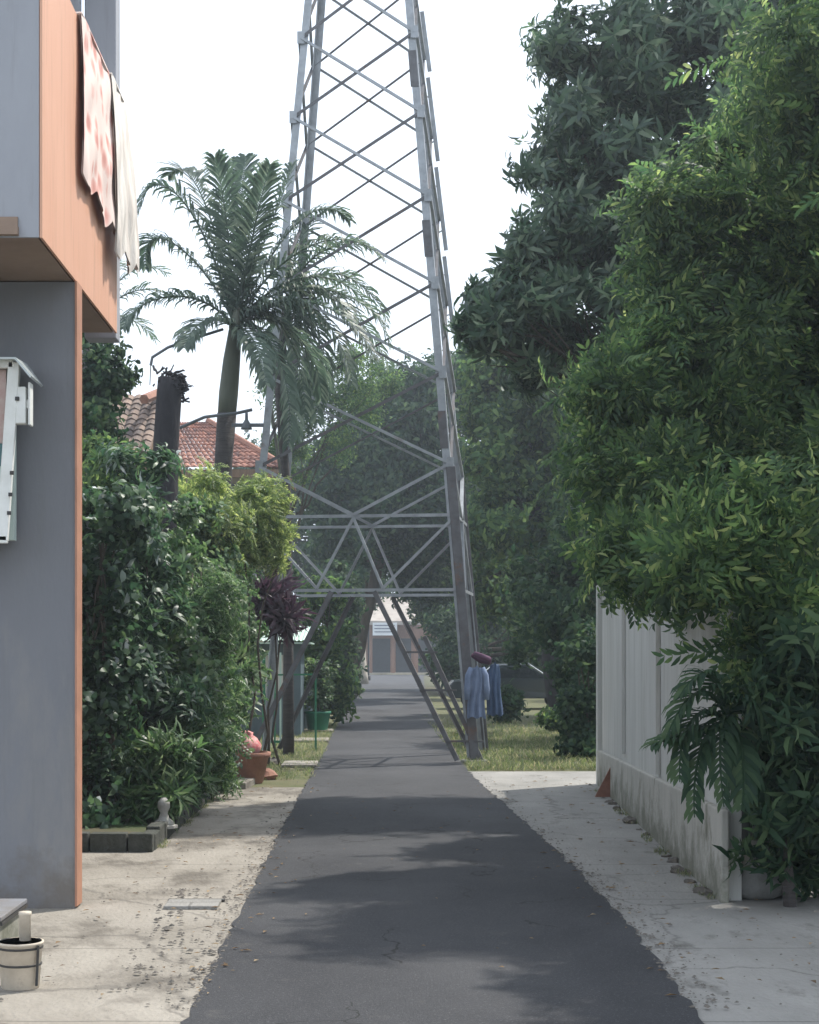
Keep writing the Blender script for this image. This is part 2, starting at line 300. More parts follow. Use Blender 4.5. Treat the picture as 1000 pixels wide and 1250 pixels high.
LM = {
 'mango': leafmat('mango_leaves', [(0, (.024, .048, .028)), (.5, (.050, .090, .045)), (.82, (.085, .135, .065)), (1, (.20, .25, .14))], .38, .32),
 'light': leafmat('feathery_leaves', [(0, (.030, .065, .028)), (.5, (.055, .11, .035)), (.86, (.10, .17, .05)), (1, (.24, .30, .10))], .5, .38, spec=.35),
 'dark': leafmat('dark_leaves', [(0, (.014, .034, .018)), (.6, (.028, .060, .024)), (1, (.065, .105, .04))], .6, .26, spec=.2),
 'mid': leafmat('mid_leaves', [(0, (.028, .06, .028)), (.6, (.05, .10, .030)), (1, (.11, .17, .05))], .6, .36, spec=.2),
 'yellow': leafmat('yellow_green_leaves', [(0, (.06, .10, .03)), (.5, (.12, .18, .05)), (1, (.26, .31, .10))], .45, .4),
 'shrub': leafmat('shrub_leaves', [(0, (.020, .045, .025)), (.55, (.042, .085, .036)), (.90, (.075, .13, .05)), (.97, (.20, .25, .17)), (1, (.42, .45, .38))], .38, .28),  # palest stops give variegated leaves and painted leaf glints
 'shrub2': leafmat('narrow_shrub_leaves', [(0, (.030, .065, .025)), (.6, (.065, .13, .04)), (1, (.15, .20, .09))], .35, .3),
 'palm': leafmat('palm_leaflets', [(0, (.032, .055, .034)), (.6, (.06, .095, .055)), (1, (.13, .17, .10))], .4, .25),
 'purple': leafmat('purple_leaves', [(0, (.022, .014, .016)), (.6, (.042, .022, .028)), (1, (.08, .045, .045))], .4, .25),
 'grass': leafmat('grass_blades', [(0, (.035, .065, .02)), (.5, (.08, .115, .035)), (1, (.22, .21, .10))], .6, .35),
}

# ------------------------------------------------------------------ foliage
def leaf_tpl(L=.18, W=.045, droop=.25, fold=.25):
    v = np.array([(0,0,0), (L*.35, W*.5, W*fold), (L*.35, -W*.5, W*fold), (L*.72, W*.42, W*fold-droop*L*.35), (L*.72, -W*.42, W*fold-droop*L*.35), (L, 0, -droop*L)], float)
    return v, [(0,2,1), (1,2,4,3), (3,4,5)]
def rotm(az, el, roll=0):
    ca, sa, ce, se = math.cos(az), math.sin(az), math.cos(el), math.sin(el)
    R = np.array([[ca*ce, -sa, -ca*se], [sa*ce, ca, -sa*se], [se, 0, ce]])
    cr, sr = math.cos(roll), math.sin(roll)
    return R @ np.array([[1,0,0],[0,cr,-sr],[0,sr,cr]])
def cluster(kind, rs):
    V = []; Fq = []
    def put(v, f, R, t, s=1):
        b = sum(len(x) for x in V); V.append((v * s) @ R.T + np.array(t)); Fq.extend([tuple(b+i for i in q) for q in f])
    if kind == 'whorl':                       # drooping long leaves at a twig end; +z is the twig direction
        n = 9
        for i in range(n):
            v, f = leaf_tpl(rs.uniform(.15, .22), rs.uniform(.038, .052), rs.uniform(.2, .5))
            put(v, f, rotm(i*2.4+rs.uniform(-.3,.3), rs.uniform(-.5, .7), rs.uniform(-.5,.5)), (0, 0, -.012*i))
    elif kind == 'sprig':                     # feathery compound leaf, three fronds
        for k in range(3):
            az = k*2.1+rs.uniform(-.4,.4); el = rs.uniform(.0, .8)
            R0 = rotm(az, el, rs.uniform(-.4,.4)); Ln = rs.uniform(.26, .40)
            for j in range(7):
                s = j/6; p = R0 @ np.array([Ln*(.2+.8*s), 0, -.35*Ln*s*s])
                for sg in (-1, 1):
                    v, f = leaf_tpl(.115*(1-.45*abs(s-.4)), .026, .3)
                    put(v, f, R0 @ rotm(sg*rs.uniform(.8,1.1)*(1-.35*s), rs.uniform(-.5,.0), 0), p)
    elif kind == 'bush':                      # broad short leaves along a twig
        for i in range(9):
            v, f = leaf_tpl(rs.uniform(.07, .11), rs.uniform(.035, .05), .2)
            put(v, f, rotm(i*2.4+rs.uniform(-.4,.4), rs.uniform(-.3, .9), rs.uniform(-.6,.6)), rs.uniform(-.05,.05,3)+np.array((0,0,.022*i)))
    elif kind == 'strap':                     # long strap leaves
        for i in range(8):
            v, f = leaf_tpl(rs.uniform(.28, .42), rs.uniform(.04, .06), rs.uniform(.2, .55))
            put(v, f, rotm(i*2.4+rs.uniform(-.4,.4), rs.uniform(.1, 1.1), rs.uniform(-.4,.4)), (0, 0, 0))
    elif kind == 'fine':
        for i in range(12):
            v, f = leaf_tpl(rs.uniform(.05, .08), rs.uniform(.018, .026), .2)
            put(v, f, rotm(rs.uniform(0,6.28), rs.uniform(-.6, .9), rs.uniform(-.6,.6)), rs.uniform(-.11,.11,3))
    elif kind == 'mass':                      # coarser leaves for far crowns
        for i in range(8):
            v, f = leaf_tpl(rs.uniform(.16, .26), rs.uniform(.07, .10), .3)
            put(v, f, rotm(rs.uniform(0,6.28), rs.uniform(-.8, .6), rs.uniform(-.6,.6)), rs.uniform(-.2,.2,3))
    elif kind == 'blade':
        for i in range(7):
            v, f = leaf_tpl(rs.uniform(.05, .13), .007, .3)
            put(v, f, rotm(rs.uniform(0,6.28), rs.uniform(.7, 1.4), 0), (*rs.uniform(-.05,.05,2), 0))
    return np.concatenate(V), Fq
TPL = {}
for k in ('whorl', 'sprig', 'bush', 'strap', 'fine', 'mass', 'blade'):
    TPL[k] = [cluster(k, RS) for _ in range(5)]
def scatter(name, kind, pos, axis, scale, m, parent=None, off=(0, 0, 0)):
    pos = np.asarray(pos, float) - np.array(off, float); axis = np.asarray(axis, float); n = len(pos)
    axis = axis / (np.linalg.norm(axis, axis=1, keepdims=True) + 1e-9)
    spin = RS.uniform(0, 2*math.pi, n)
    ref = np.where(np.abs(axis[:, 2:3]) > .9, np.array([[1., 0, 0]]), np.array([[0, 0, 1.]]))
    x = np.cross(ref, axis); x /= np.linalg.norm(x, axis=1, keepdims=True); y = np.cross(axis, x)
    c, s = np.cos(spin)[:, None], np.sin(spin)[:, None]
    X = x*c + y*s; Y = -x*s + y*c
    R = np.stack([X, Y, axis], 2)
    which = RS.randint(0, 5, n); AV = []; loops = []; starts = []; tot = []; base = 0; ls = 0
    scale = np.broadcast_to(scale, (n,))
    for k in range(5):
        idx = np.where(which == k)[0]
        if len(idx) == 0: continue
        tv, tf = TPL[kind][k]; m_ = len(tv)
        W = np.einsum('nij,vj->nvi', R[idx], tv) * scale[idx][:, None, None] + pos[idx][:, None, :]
        AV.append(W.reshape(-1, 3))
        lt = np.array([len(f) for f in tf]); li = np.concatenate([np.array(f) for f in tf])
        loops.append((li[None, :] + (base + np.arange(len(idx)) * m_)[:, None]).ravel())
        tot.append(np.tile(lt, len(idx))); base += m_ * len(idx)
    AV = np.concatenate(AV); loops = np.concatenate(loops); tot = np.concatenate(tot)
    starts = np.concatenate([[0], np.cumsum(tot)[:-1]])
    me = bpy.data.meshes.new(name); me.vertices.add(len(AV)); me.vertices.foreach_set('co', AV.ravel().astype(np.float32))
    me.loops.add(len(loops)); me.loops.foreach_set('vertex_index', loops.astype(np.int32))
    me.polygons.add(len(tot)); me.polygons.foreach_set('loop_start', starts.astype(np.int32)); me.polygons.foreach_set('loop_total', tot.astype(np.int32))
    me.update(calc_edges=True); me.validate()
    return link(name, me, m, parent)
def lobe_points(lobes, n, inner=.45, up=.25, wob=.18, droop=0):
    """lobes: (cx,cy,cz,rx,ry,rz) -> points biased to the shells, broken into tufts"""
    lobes = np.array(lobes, float); wgt = (lobes[:, 3]*lobes[:, 5] + lobes[:, 3]*lobes[:, 4]); wgt /= wgt.sum()
    which = RS.choice(len(lobes), n, p=wgt)
    # tufts: every point is drawn toward one of many sub-centres so that the crown breaks up
    nt_ = max(6, n // 22)
    tw = RS.choice(len(lobes), nt_, p=wgt)
    d = RS.normal(size=(nt_, 3)); d /= np.linalg.norm(d, axis=1, keepdims=True)
    r = inner + (1-inner) * RS.uniform(0, 1, nt_)**.5
    ph = d @ np.array([5.1, 4.3, 3.7]); r = r * (1 + wob*np.sin(ph*1.7 + tw*2.1) + RS.normal(0, wob*.4, nt_))
    tc_ = lobes[tw, :3] + d * lobes[tw, 3:6] * r[:, None]
    k = RS.randint(0, nt_, n); rad = lobes[tw[k], 3:6].min(axis=1)
    g = RS.normal(0, 1, (n, 3)) * (np.clip(rad*.19, .09, .55))[:, None]; g[:, 2] *= .7
    pos = tc_[k] + g
    ax = (tc_[k] - lobes[tw[k], :3]) / lobes[tw[k], 3:6] + RS.normal(0, .45, (n, 3)) + g * .8
    ws = RS.uniform(0, 1, n) < .10; dd = pos - lobes[tw[k], :3]; dd /= (np.linalg.norm(dd, axis=1, keepdims=True)+1e-6)
    pos[ws] += dd[ws] * (rad[ws] * RS.uniform(.1, .45, ws.sum()))[:, None]
    ax[:, 2] += up - droop
    return pos, ax
def LB(px, py, Y, rx, ry, rd=None):
    c = P(px, py, Y); s = Y / F
    return (c.x, c.y, c.z, rx*s, rd if rd else (rx+ry)/2*s, ry*s)
def wiggle(a, b, n=6, amp=.06):
    a, b = Vector(a), Vector(b); L = (b-a).length; out = []
    for i in range(n):
        t = i/(n-1); p = a.lerp(b, t)
        if 0 < i < n-1: p += Vector((random.gauss(0, amp), random.gauss(0, amp), random.gauss(0, amp*.4))) * L * .4
        out.append(p)
    return out
def tree(name, base, r0, fork, lobes, n, kind, lm, label, cat='tree', group=None, sc=1.0, bark='bark', inner=.45, droop=0, up=.25, parts=('trunk', 'crown'), scv=.25, wob=.18, extra=None):
    base = Vector(base); t = thing(name, base, label, cat, group)
    mb = MB(base); fork = Vector(fork)
    pts = wiggle(base - Vector((0, 0, .1)), fork, 7, .03); rr = [r0*(1.35 if i == 0 else 1-.06*i) for i in range(7)]
    mb.tube(pts, rr, 9, True, .06)
    for L in lobes:
        c = Vector(L[:3]); q = c.lerp(fork, .15)
        st = pts[random.choice((4, 5, 6))]
        ll = wiggle(st, q, 6, .07); k = max(.25, min(.6, L[3]*.35))
        mb.tube(ll, [r0*k*(1-.14*i) for i in range(6)], 6)
        for _ in range(5):
            e = c + Vector((random.uniform(-.8,.8)*L[3], random.uniform(-.8,.8)*L[4], random.uniform(-.7,.8)*L[5]))
            mb.tube(wiggle(ll[random.choice((3,4,5))], e, 5, .08), [r0*k*.32*(1-.18*i) for i in range(5)], 5)
    mb.build(parts[0], M[bark], t, smooth=True)
    pos, ax = lobe_points(lobes, n, inner, up, wob, droop)
    keep = pos[:, 2] > .05
    scatter(parts[1], kind, pos[keep], ax[keep], sc*RS.uniform(1-scv, 1+scv, keep.sum()), LM[lm], t, base)
    return t

# ================================================================== SETTING
def edge(pts, y0, y1, step=.35, jit=.03):
    ys = np.arange(y0, y1, step); xs = np.interp(ys, [p[0] for p in pts], [p[1] for p in pts])
    k = np.clip(ys/12, 1, 4)
    return [(x + random.gauss(0, jit)*kk, y) for x, y, kk in zip(xs, ys, k)]
g = MB().poly([(-180, -60), (180, -60), (180, 320), (-180, 320)], 0)
tag(g.build('ground', M['soil']), kind='structure')
LE = [(0,-.86),(8,-.85),(17,-.84),(34,-.77),(68,-.72),(97,-.6),(137,-.6)]
RE = [(0,1.50),(7.5,1.55),(10,1.64),(13,1.64),(18,1.55),(23.4,1.45),(30,1.55),(40,1.7),(68,2.4),(100,3.4),(137,4.6)]
def edge2(pts, y0, y1, jit):
    out = []; y = y0
    while y < y1:
        out.append((float(np.interp(y, [p[0] for p in pts], [p[1] for p in pts])) + random.gauss(0, jit), y)); y += .12 if y < 24 else .8
    return out
le = edge2(LE, -4, 137, .012); re_ = edge2(RE, -4, 137, .016)
def strip(l, r, z, th=0):
    mb = MB(); n = min(len(l), len(r)); vs = []
    for i in range(n): vs += [(l[i][0], l[i][1], z), (r[i][0], r[i][1], z)]
    mb.add(vs, [(2*i, 2*i+1, 2*i+3, 2*i+2) for i in range(n-1)])
    return mb
road = strip(le, re_, .016); road.v += [(-40, 136.8, .012), (45, 136.8, .012), (45, 141, .012), (-40, 141, .012)]; k = len(road.v); road.f.append((k-4, k-3, k-2, k-1))
o = road.build('road', M['asphalt']); tag(o, kind='structure')
# pavements (slightly uneven, under the lip of the asphalt)
def pave(name, xa, xb, y0, y1, m, z=.006, slope=0):
    mb = MB(); nx, ny = 14, int((y1-y0)/.4)+1; vs = []
    for j in range(ny+1):
        y = y0+(y1-y0)*j/ny; a = xa(y) if callable(xa) else xa; b = xb(y) if callable(xb) else xb
        for i in range(nx+1):
            t = i/nx; vs.append((a+(b-a)*t, y, z + .004*math.sin(y*1.3+t*5)*math.sin(t*3.14)))
    mb.add(vs, [(j*(nx+1)+i, j*(nx+1)+i+1, (j+1)*(nx+1)+i+1, (j+1)*(nx+1)+i) for j in range(ny) for i in range(nx)])
    return tag(mb.build(name, m), kind='structure')
pave('pavement', -8, -.7, -4, 21.0, M['pave'])
pave('pavement_side', 1.35, 9, -4, 23.9, M['pave_r'])
pave('far_kerb_strip', -30, 40, 141.0, 142.5, M['pave'], .10)
pave('grass_verge', 1.4, 16, 23.95, 70, M['turf'], .004)
pave('side_verge', -6, -.7, 21.05, 60, M['turf'], .003)

# ================================================================== LEFT BUILDING
X0 = -1.96
b = thing('shop_house', (-4.0, 11.3, 0), 'grey two-storey house with orange balcony side at the left edge of the lane', 'house')
B0 = (-4.0, 11.3, 0)
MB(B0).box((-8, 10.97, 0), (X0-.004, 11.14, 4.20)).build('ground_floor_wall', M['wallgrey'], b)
MB(B0).box((X0-.004, 10.955, .02), (X0+.010, 11.15, 4.205)).build('corner_trim', M['orangedk'], b)
MB(B0).box((-8, 11.14, 0), (-7.7, 18, 4.2)).box((-7.7, 17.8, 0), (-4.2, 18, 4.2)).box((-4.3, 12.76, 0), (-4.1, 17.8, 4.2)).build('rear_walls', M['wallgrey'], b)
MB(B0).box((-8, 9.86, 4.21), (X0-.03, 12.74, 4.30)).build('balcony_floor', M['under'], b)
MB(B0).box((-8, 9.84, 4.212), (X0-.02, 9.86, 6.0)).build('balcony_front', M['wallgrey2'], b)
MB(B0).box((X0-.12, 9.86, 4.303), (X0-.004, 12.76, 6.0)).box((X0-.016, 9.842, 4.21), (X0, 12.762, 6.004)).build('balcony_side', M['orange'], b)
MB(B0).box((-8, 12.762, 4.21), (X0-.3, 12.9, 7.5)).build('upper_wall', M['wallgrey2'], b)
MB(B0).box((-2.24, 12.91, 4.2), (-1.99, 13.12, 8.2)).build('column', M['wallgrey2'], b, bevel=.01)
MB(B0).box((-8.3, 9.4, 8.21), (-1.9, 14.2, 8.34)).build('roof_slab', M['wallgrey'], b)
MB(B0).box((-8, 9.80, 4.22), (-2.10, 9.839, 4.27)).box((-8, 9.82, 4.27), (-2.105, 9.838, 4.33)).build('ledge', M['under'], b)
# cloths over the balcony side
def cloth(name, y0, y1, ztop, zbot, bulge, m, label, cat, waves, slant=0, th=.012, xoff=0):
    ny, nz = 40, 40; mb = MB()
    fr, bk = [], []
    for j in range(nz+1):
        t = j/nz
        for i in range(ny+1):
            s = i/ny; z0 = zbot + slant*(1-s); z = ztop + .02 - (ztop-z0)*t*(1+.03*math.sin(s*13)+.02*math.sin(s*31))
            y = y0+(y1-y0)*s + .02*math.sin(6*t+s*4)
            x = X0 + xoff + .03 + bulge*(math.sin(min(1, t*1.15)*math.pi*.5))*(.45+.55*s) + waves*(.2+t)*(math.sin(s*21+2.6*math.sin(t*3+s*2))+.6*math.sin(s*47+5*t)+.5*math.sin(s*9-7*t)) + .010*math.sin(t*15+s*11)*math.sin(s*6)
            fr.append((x, y, z)); bk.append((x-th, y, z))
    n = len(fr); w_ = ny+1
    fs = [(j*w_+i, j*w_+i+1, (j+1)*w_+i+1, (j+1)*w_+i) for j in range(nz) for i in range(ny)]
    mb.add(fr, fs); mb.add(bk, [tuple(reversed(f)) for f in fs])
    # fold over the parapet
    mb.box((X0-.16, y0+.01, ztop+.006), (X0+xoff+.035, y1-.01, ztop+.022))
    return tag(mb.build(name, m, None, smooth=True), label, cat)
cloth('hanging_cloth', 11.0, 12.35, 6.004, 4.80, .04, M['batik'], 'faded red and pink patterned cloth hung over the orange balcony side', 'cloth', .007, slant=.12)
cloth('hanging_curtain', 12.15, 12.9, 6.004, 4.68, .10, M['net'], 'long crumpled white curtain hanging at the far end of the orange balcony', 'curtain', .010, slant=.0, xoff=.02)

# white notice box on the wall
t = thing('notice_box', (-2.4, 10.8, 2.43), 'white framed glass box with a small canopy mounted on the grey wall', 'box')
o0 = (-2.4, 10.8, 2.43)
MB(o0).box((-2.9, 10.80, 2.46), (-2.34, 10.885, 3.6)).build('back_panel', M['posterw'], t)
f = MB(o0)
f.beam((-2.375, 10.62, 2.44), (-2.295, 10.62, 3.60), .075, .05, (0,1,0)); f.beam((-2.9, 10.62, 3.585), (-2.30, 10.62, 3.585), .05, .05); f.beam((-2.9, 10.62, 2.45), (-2.34, 10.62, 2.45), .05, .05)
f.build('frame', M['white'], t, bevel=.006)
MB(o0).box((-2.9, 10.66, 3.08), (-2.36, 10.68, 3.56)).build('red_poster', M['posterr'], t)
MB(o0).box((-2.9, 10.64, 2.93), (-2.37, 10.66, 3.075)).build('dark_poster', M['posterg'], t)
MB(o0).box((-2.9, 10.66, 2.48), (-2.38, 10.68, 2.925)).build('pale_poster', M['posterw'], t)
MB(o0).add([(-2.9,10.5,3.60),(-2.27,10.5,3.60),(-2.17,10.5,3.48),(-2.17,10.87,3.48),(-2.27,10.87,3.62),(-2.9,10.87,3.62),
            (-2.9,10.5,3.612),(-2.265,10.5,3.612),(-2.16,10.5,3.49),(-2.16,10.87,3.49),(-2.265,10.87,3.632),(-2.9,10.87,3.632)],
           [(0,1,4,5),(1,2,3,4),(6,11,10,7),(7,10,9,8),(0,6,7,1),(1,7,8,2),(2,8,9,3),(3,9,10,4),(4,10,11,5),(5,11,6,0)]).build('canopy', M['glass'], t)
MB(o0).box((-2.30,10.60,3.20),(-2.22,10.68,3.44)).box((-2.205,10.60,3.19),(-2.19,10.70,3.47)).box((-2.22,10.62,3.30),(-2.205,10.66,3.36)).build('latch', M['white'], t, bevel=.012)
for z in (2.62, 2.74, 2.88, 3.36): MB(o0).box((-2.345+(z-2.5)*.07,10.585,z-.012),(-2.32+(z-2.5)*.07,10.598,z+.012)).build('bolt', M['dark'], t)

# low step and bucket in the corner
t = thing('low_step', (-2.3, 9.5, 0), 'low grey concrete step with a dark tiled top at the bottom left corner', 'step')
MB((-2.3,9.5,0)).box((-3.2, 9.1, 0), (-2.05, 9.75, .22)).build('block', M['concbase'], t, bevel=.01)
MB((-2.3,9.5,0)).box((-3.22, 9.07, .222), (-2.035, 9.77, .25)).build('top_slab', M['wallgrey'], t, bevel=.006)
MB((-2.3,9.5,0)).box((-2.042, 9.08, .20), (-2.03, 9.76, .219)).build('dark_edge', M['dark'], t)
bc = Vector((-1.775, 8.35, 0.008))
t = thing('bucket', bc, 'small dirty cream bucket with dark rings standing at the bottom left', 'bucket')
MB(bc).lathe(bc, [(.092,0),(.096,.004),(.112,.22),(.119,.225),(.119,.236),(.109,.236),(.105,.22),(.092,.02),(.0,.02)], 28, False).build('shell', M['bucket'], t, smooth=True)
for z, r in ((.115, .1055), (.20, .112)): MB(bc).lathe(bc, [(r,z),(r+.004,z+.002),(r+.004,z+.010),(r,z+.012)], 28, False).build('ring', M['dark'], t)
MB(bc).beam(bc+Vector((.095,-.062,.02)), bc+Vector((.105,-.068,.225)), .012, .012).build('side_bar', M['dark'], t)
MB(bc).tube([bc+Vector((.105*math.cos(a),.105*math.sin(a)*.9,.232+.006*math.sin(3*a))) for a in np.linspace(0.3,3.0,12)], .004, 6).build('handle', M['dark'], t)
MB().lathe(bc+Vector((.02,.02,.022)), [(.03,0),(.03,.34),(.033,.345),(.033,.36),(.0,.36)], 16).build('pipe_stub', M['bucket'], None, smooth=True)
tag(bpy.data.objects['pipe_stub'], 'short upright cream pipe sticking out of the bucket', 'pipe')
# drain cover in the left pavement
dc = GX(238, 1106)
t = thing('drain_cover', dc, 'pale concrete drain slab with a painted dark shadow line, set in the left pavement', 'drain cover')
MB(dc).box((dc.x-.19, dc.y-.20, .004), (dc.x+.17, dc.y+.12, .030)).build('slab', M['pave_r'], t, bevel=.006)
MB(dc).box((dc.x-.20, dc.y+.125, .004), (dc.x+.19, dc.y+.19, .022)).build('shadow_line', M['dark'], t)  # solid dark strip standing in for the shadow line behind the slab

# ================================================================== TOWER
TZ = [0, 2.74, 3.93, 4.75, 6.22, 7.67, 9.10, 10.48, 11.80, 13.05, 14.2, 15.2, 16.1, 16.9]
TC = Vector((-.09, 27.3, 0)); TR = math.radians(-8)
def half(z): return 1.96 - .087*z
def corner(i, z):
    sx, sy = ((-1,-1),(1,-1),(1,1),(-1,1))[i]; a = half(z)
    x, y = sx*a, sy*a*.66
    c, s = math.cos(TR), math.sin(TR)
    return TC + Vector((c*x-s*y, s*x+c*y, z))
tw = thing('lattice_tower', TC, 'tall grey steel lattice tower straddling the lane', 'tower')
for i in range(4):
    c0 = corner(i, 8) - TC; c0.z = 0; mb = MB(TC)
    nx = (corner(1,0)-corner(0,0)).normalized(); ny_ = (corner(3,0)-corner(0,0)).normalized()
    sx, sy = ((-1,-1),(1,-1),(1,1),(-1,1))[i]
    p, q = corner(i, -.1), corner(i, 18.4); d = (q-p).normalized()
    w_ = .115; mb.beamx(p + nx*(-sx*w_/2), q + nx*(-sx*w_/2), nx, w_, ny_, .014)
    mb.beamx(p + ny_*(-sy*w_/2) , q + ny_*(-sy*w_/2), ny_, w_, nx, .016)
    mb.build('leg', M['steel'], tw)
    # climbing bolts / splice plates of the leg
    for z in ((5.3, 8.4, 11.2) if i in (1, 2) else ()):
        mb2 = MB(TC); a = corner(i, z-.3); bq = corner(i, z+.3)
        mb2.beamx(a + nx*(-sx*.07)+ny_*(sy*.012), bq + nx*(-sx*.07)+ny_*(sy*.012), nx, .13, ny_, .014); mb2.build('splice_plate', M['steeld'], tw)
    if i == 2:
        for (za, zb) in ((7.2, 8.5), (8.6, 10.0), (10.1, 11.5), (11.6, 12.6)):
            a = corner(2, za) + nx*.10; bq = corner(2, zb) + nx*.06
            MB(TC).beam(a, bq, .07, .03, ny_).beam(corner(2, za+.3), a.lerp(bq, .25), .02, .02).beam(corner(2, zb-.3), a.lerp(bq, .75), .02, .02).build('cable_tray', M['steel'], tw)
    if i in (0, 1):
        mb3 = MB(TC); bp = corner(i, 0); mb3.box((bp.x-.2, bp.y-.2, -.05), (bp.x+.2, bp.y+.2, .06)); mb3.build('footing', M['concbase'], tw, bevel=.02)
def brace(p, q, w, m='steel', n=None, name='brace'):
    mb = MB(TC); nn = n if n is not None else Vector((0,-1,0)); mb.angle(p, q, w, .010, nn); return mb.build(name, M[m], tw)
for fi, (a, c) in enumerate(((0,1),(3,2),(0,3),(1,2))):
    out = ((corner(a,5)+corner(c,5))/2 - TC); out.z = 0; out = out.normalized()
    off = out*.03
    for z in (2.74, 3.93):
        brace(corner(a,z)+off, corner(c,z)+off, .05, 'steel', out, 'belt')
    # W truss between the belts
    def pt(z, t): return corner(a, z).lerp(corner(c, z), t) + off*1.6
    for (t0, t1) in ((.5,.33),(.5,.64),(.0,.33),(1.,.64)) if fi < 2 else ((.5,.2),(.5,.8)):
        brace(pt(3.90,t0), pt(2.77,t1), .042, 'steel', out)
    # K above belt
    brace(pt(3.95,.5), pt(4.75,1), .05, 'steel', out); brace(pt(3.95,.5), pt(4.75,0), .05, 'steel', out)
    # base braces
    for s in (0, 1):
        if fi < 2:
            brace(pt(2.72,.60 if s else .40), pt(.05,.93 if s else .07), .075, 'steeld', out)
    for k in range(3, len(TZ)-1):
        z0, z1 = TZ[k], TZ[k+1]; o2 = off*1.7
        brace(corner(a,z0)+off, corner(c,z1)+off, .05 if fi == 0 else .036, 'steeld', out)
        brace(corner(c,z0)+o2, corner(a,z1)+o2, .042 if fi == 0 else .036, 'steel', out)
# rungs of the ladder-like right base brace
fo = (corner(0,5)+corner(1,5))/2-TC; fo.z = 0; fo.normalize()
def npt(z, t): return corner(0,z).lerp(corner(1,z), t)+fo*.05
brace(npt(2.0,.78)+Vector((.15,0,0)), npt(.03,1.0)+Vector((.12,0,0)), .07, 'steeld', fo)
for z in (.35, 1.15, 1.75):
    t1 = .93-.33*(z/2.74); MB(TC).beam(npt(z,t1), npt(z,t1+.13)+Vector((.1,0,0)), .04, .03).build('rung', M['steeld'], tw)
# gusset plates at the near nodes
for z in TZ[1:9]:
    for i, s in ((0,1),(1,-1)):
        c = corner(i, z); MB(TC).beamx(c+fo*.045-Vector((0,0,.10)), c+fo*.045+Vector((0,0,.10)), Vector((1,0,0)), .12, fo, .008).build('gusset', M['steel'], tw)
# peak of the tower, out of frame
MB(TC).beamx(corner(0,18.3), corner(2,18.3), Vector((0,0,1)), .1, Vector((1,0,0)), .02).beamx(corner(1,18.25), corner(3,18.25), Vector((0,0,1)), .1, Vector((1,0,0)), .02).build('cap_frame', M['steel'], tw)

for i in (1, 2):
    MB(TC).beam(corner(i, .02), corner(i, 4.7), .15 if i == 1 else .10, .12, (0,1,0)).build('leg_shade_sleeve', M['steeld'], tw, bevel=.01)  # dark sleeve added to thicken the right legs and deepen their shade
# clothes hung on the right tower leg
def garment(name, cx, Y, ztop, w, h, m, label, sleeves=True, phase=0, cat='garment'):
    mb = MB(); n, k = 22, 22; fr = []
    for side in (1, -1):
        base = []
        for j in range(k+1):
            t = j/k; ww = w*(.36+.64*min(1, t*3.2)**.7)*(1-.10*math.sin(t*3.1)) + w*.10*t
            for i in range(n+1):
                s = i/n*2-1
                y = Y - side*(.05*(1-s*s) ) + .022*math.sin(s*9+phase+t*2.3)*(.3+t)
                z = ztop - h*t - (.10*h*abs(s) if t < .02 else 0) - .02*h*math.cos(s*7+phase)*t
                base.append((cx + s*ww/2 + .015*math.sin(t*6+phase), y, z))
        mb.add(base, [(j*(n+1)+i, j*(n+1)+i+1, (j+1)*(n+1)+i+1, (j+1)*(n+1)+i) for j in range(k) for i in range(n)])
    if sleeves:
        for s in (-1, 1):
            mb.tube([(cx+s*w*.30, Y, ztop-.05*h), (cx+s*w*.48, Y-.01, ztop-.20*h), (cx+s*w*.56, Y-.02, ztop-.45*h), (cx+s*w*.55, Y-.02, ztop-.66*h)], [.045,.055,.05,.045], 8)
    o = mb.build(name, m, None, smooth=True)
    if 'hanger' not in name: pass
    return tag(o, label, cat)
cr = corner(1, 1.1)
gc = P(582, 812, cr.y-.18)
garment('hanging_jacket', gc.x, cr.y-.22, gc.z, .27, .82, M['blue1'], 'pale blue long-sleeved jacket hanging on the right leg of the tower', True, 0, 'jacket')
gc = P(602, 808, cr.y-.1)
garment('hanging_trousers', gc.x+.02, cr.y-.06, gc.z, .24, .84, M['blue2'], 'dark slate blue garment hanging behind the pale jacket on the tower leg', False, 2, 'garment')
o = MB().tube([P(579,798,cr.y-.13), P(588,801,cr.y-.19), P(597,805,cr.y-.12), P(597,809,cr.y+.08), P(586,806,cr.y+.12), P(577,800,cr.y+.02)], [.04,.05,.045,.04,.045,.04], 9, True, .1).build('knotted_scarf', M['purple'], None, smooth=True)
tag(o, 'plum coloured cloth knotted round the tower leg above the jacket', 'scarf')

# ================================================================== RIGHT WALL
A = Vector((3.05, 21.4, 0)); Bq = Vector((2.47, 11.2, 0)); wd = (A-Bq).normalized(); wn = Vector((-wd.y, wd.x, 0)) * 1  # toward the lane (-x)
t = thing('boundary_wall', Bq, 'pale grey concrete boundary wall with pilasters along the right pavement', 'wall')
def wbox(s0, s1, d0, d1, z0, z1, zz=None):
    L = (A-Bq).length; z1b = zz if zz is not None else z1
    a, c = Bq+wd*s0, Bq+wd*s1
    return MB(Bq).add([a+wn*d0+Vector((0,0,z0)), a+wn*d1+Vector((0,0,z0)), c+wn*d1+Vector((0,0,z0)), c+wn*d0+Vector((0,0,z0)),
                   a+wn*d0+Vector((0,0,z1)), a+wn*d1+Vector((0,0,z1)), c+wn*d1+Vector((0,0,z1b)), c+wn*d0+Vector((0,0,z1b))],
                  [(0,3,2,1),(4,5,6,7),(0,1,5,4),(1,2,6,5),(2,3,7,6),(3,0,4,7)])
LW = (A-Bq).length
wbox(.12, LW, -.10, 0, -.05, 2.5).build('wall_panel', M['conc'], t)
wbox(0, LW+.02, 0.003, .06, -.05, .64, .46).build('plinth', M['concbase'], t, bevel=.012)
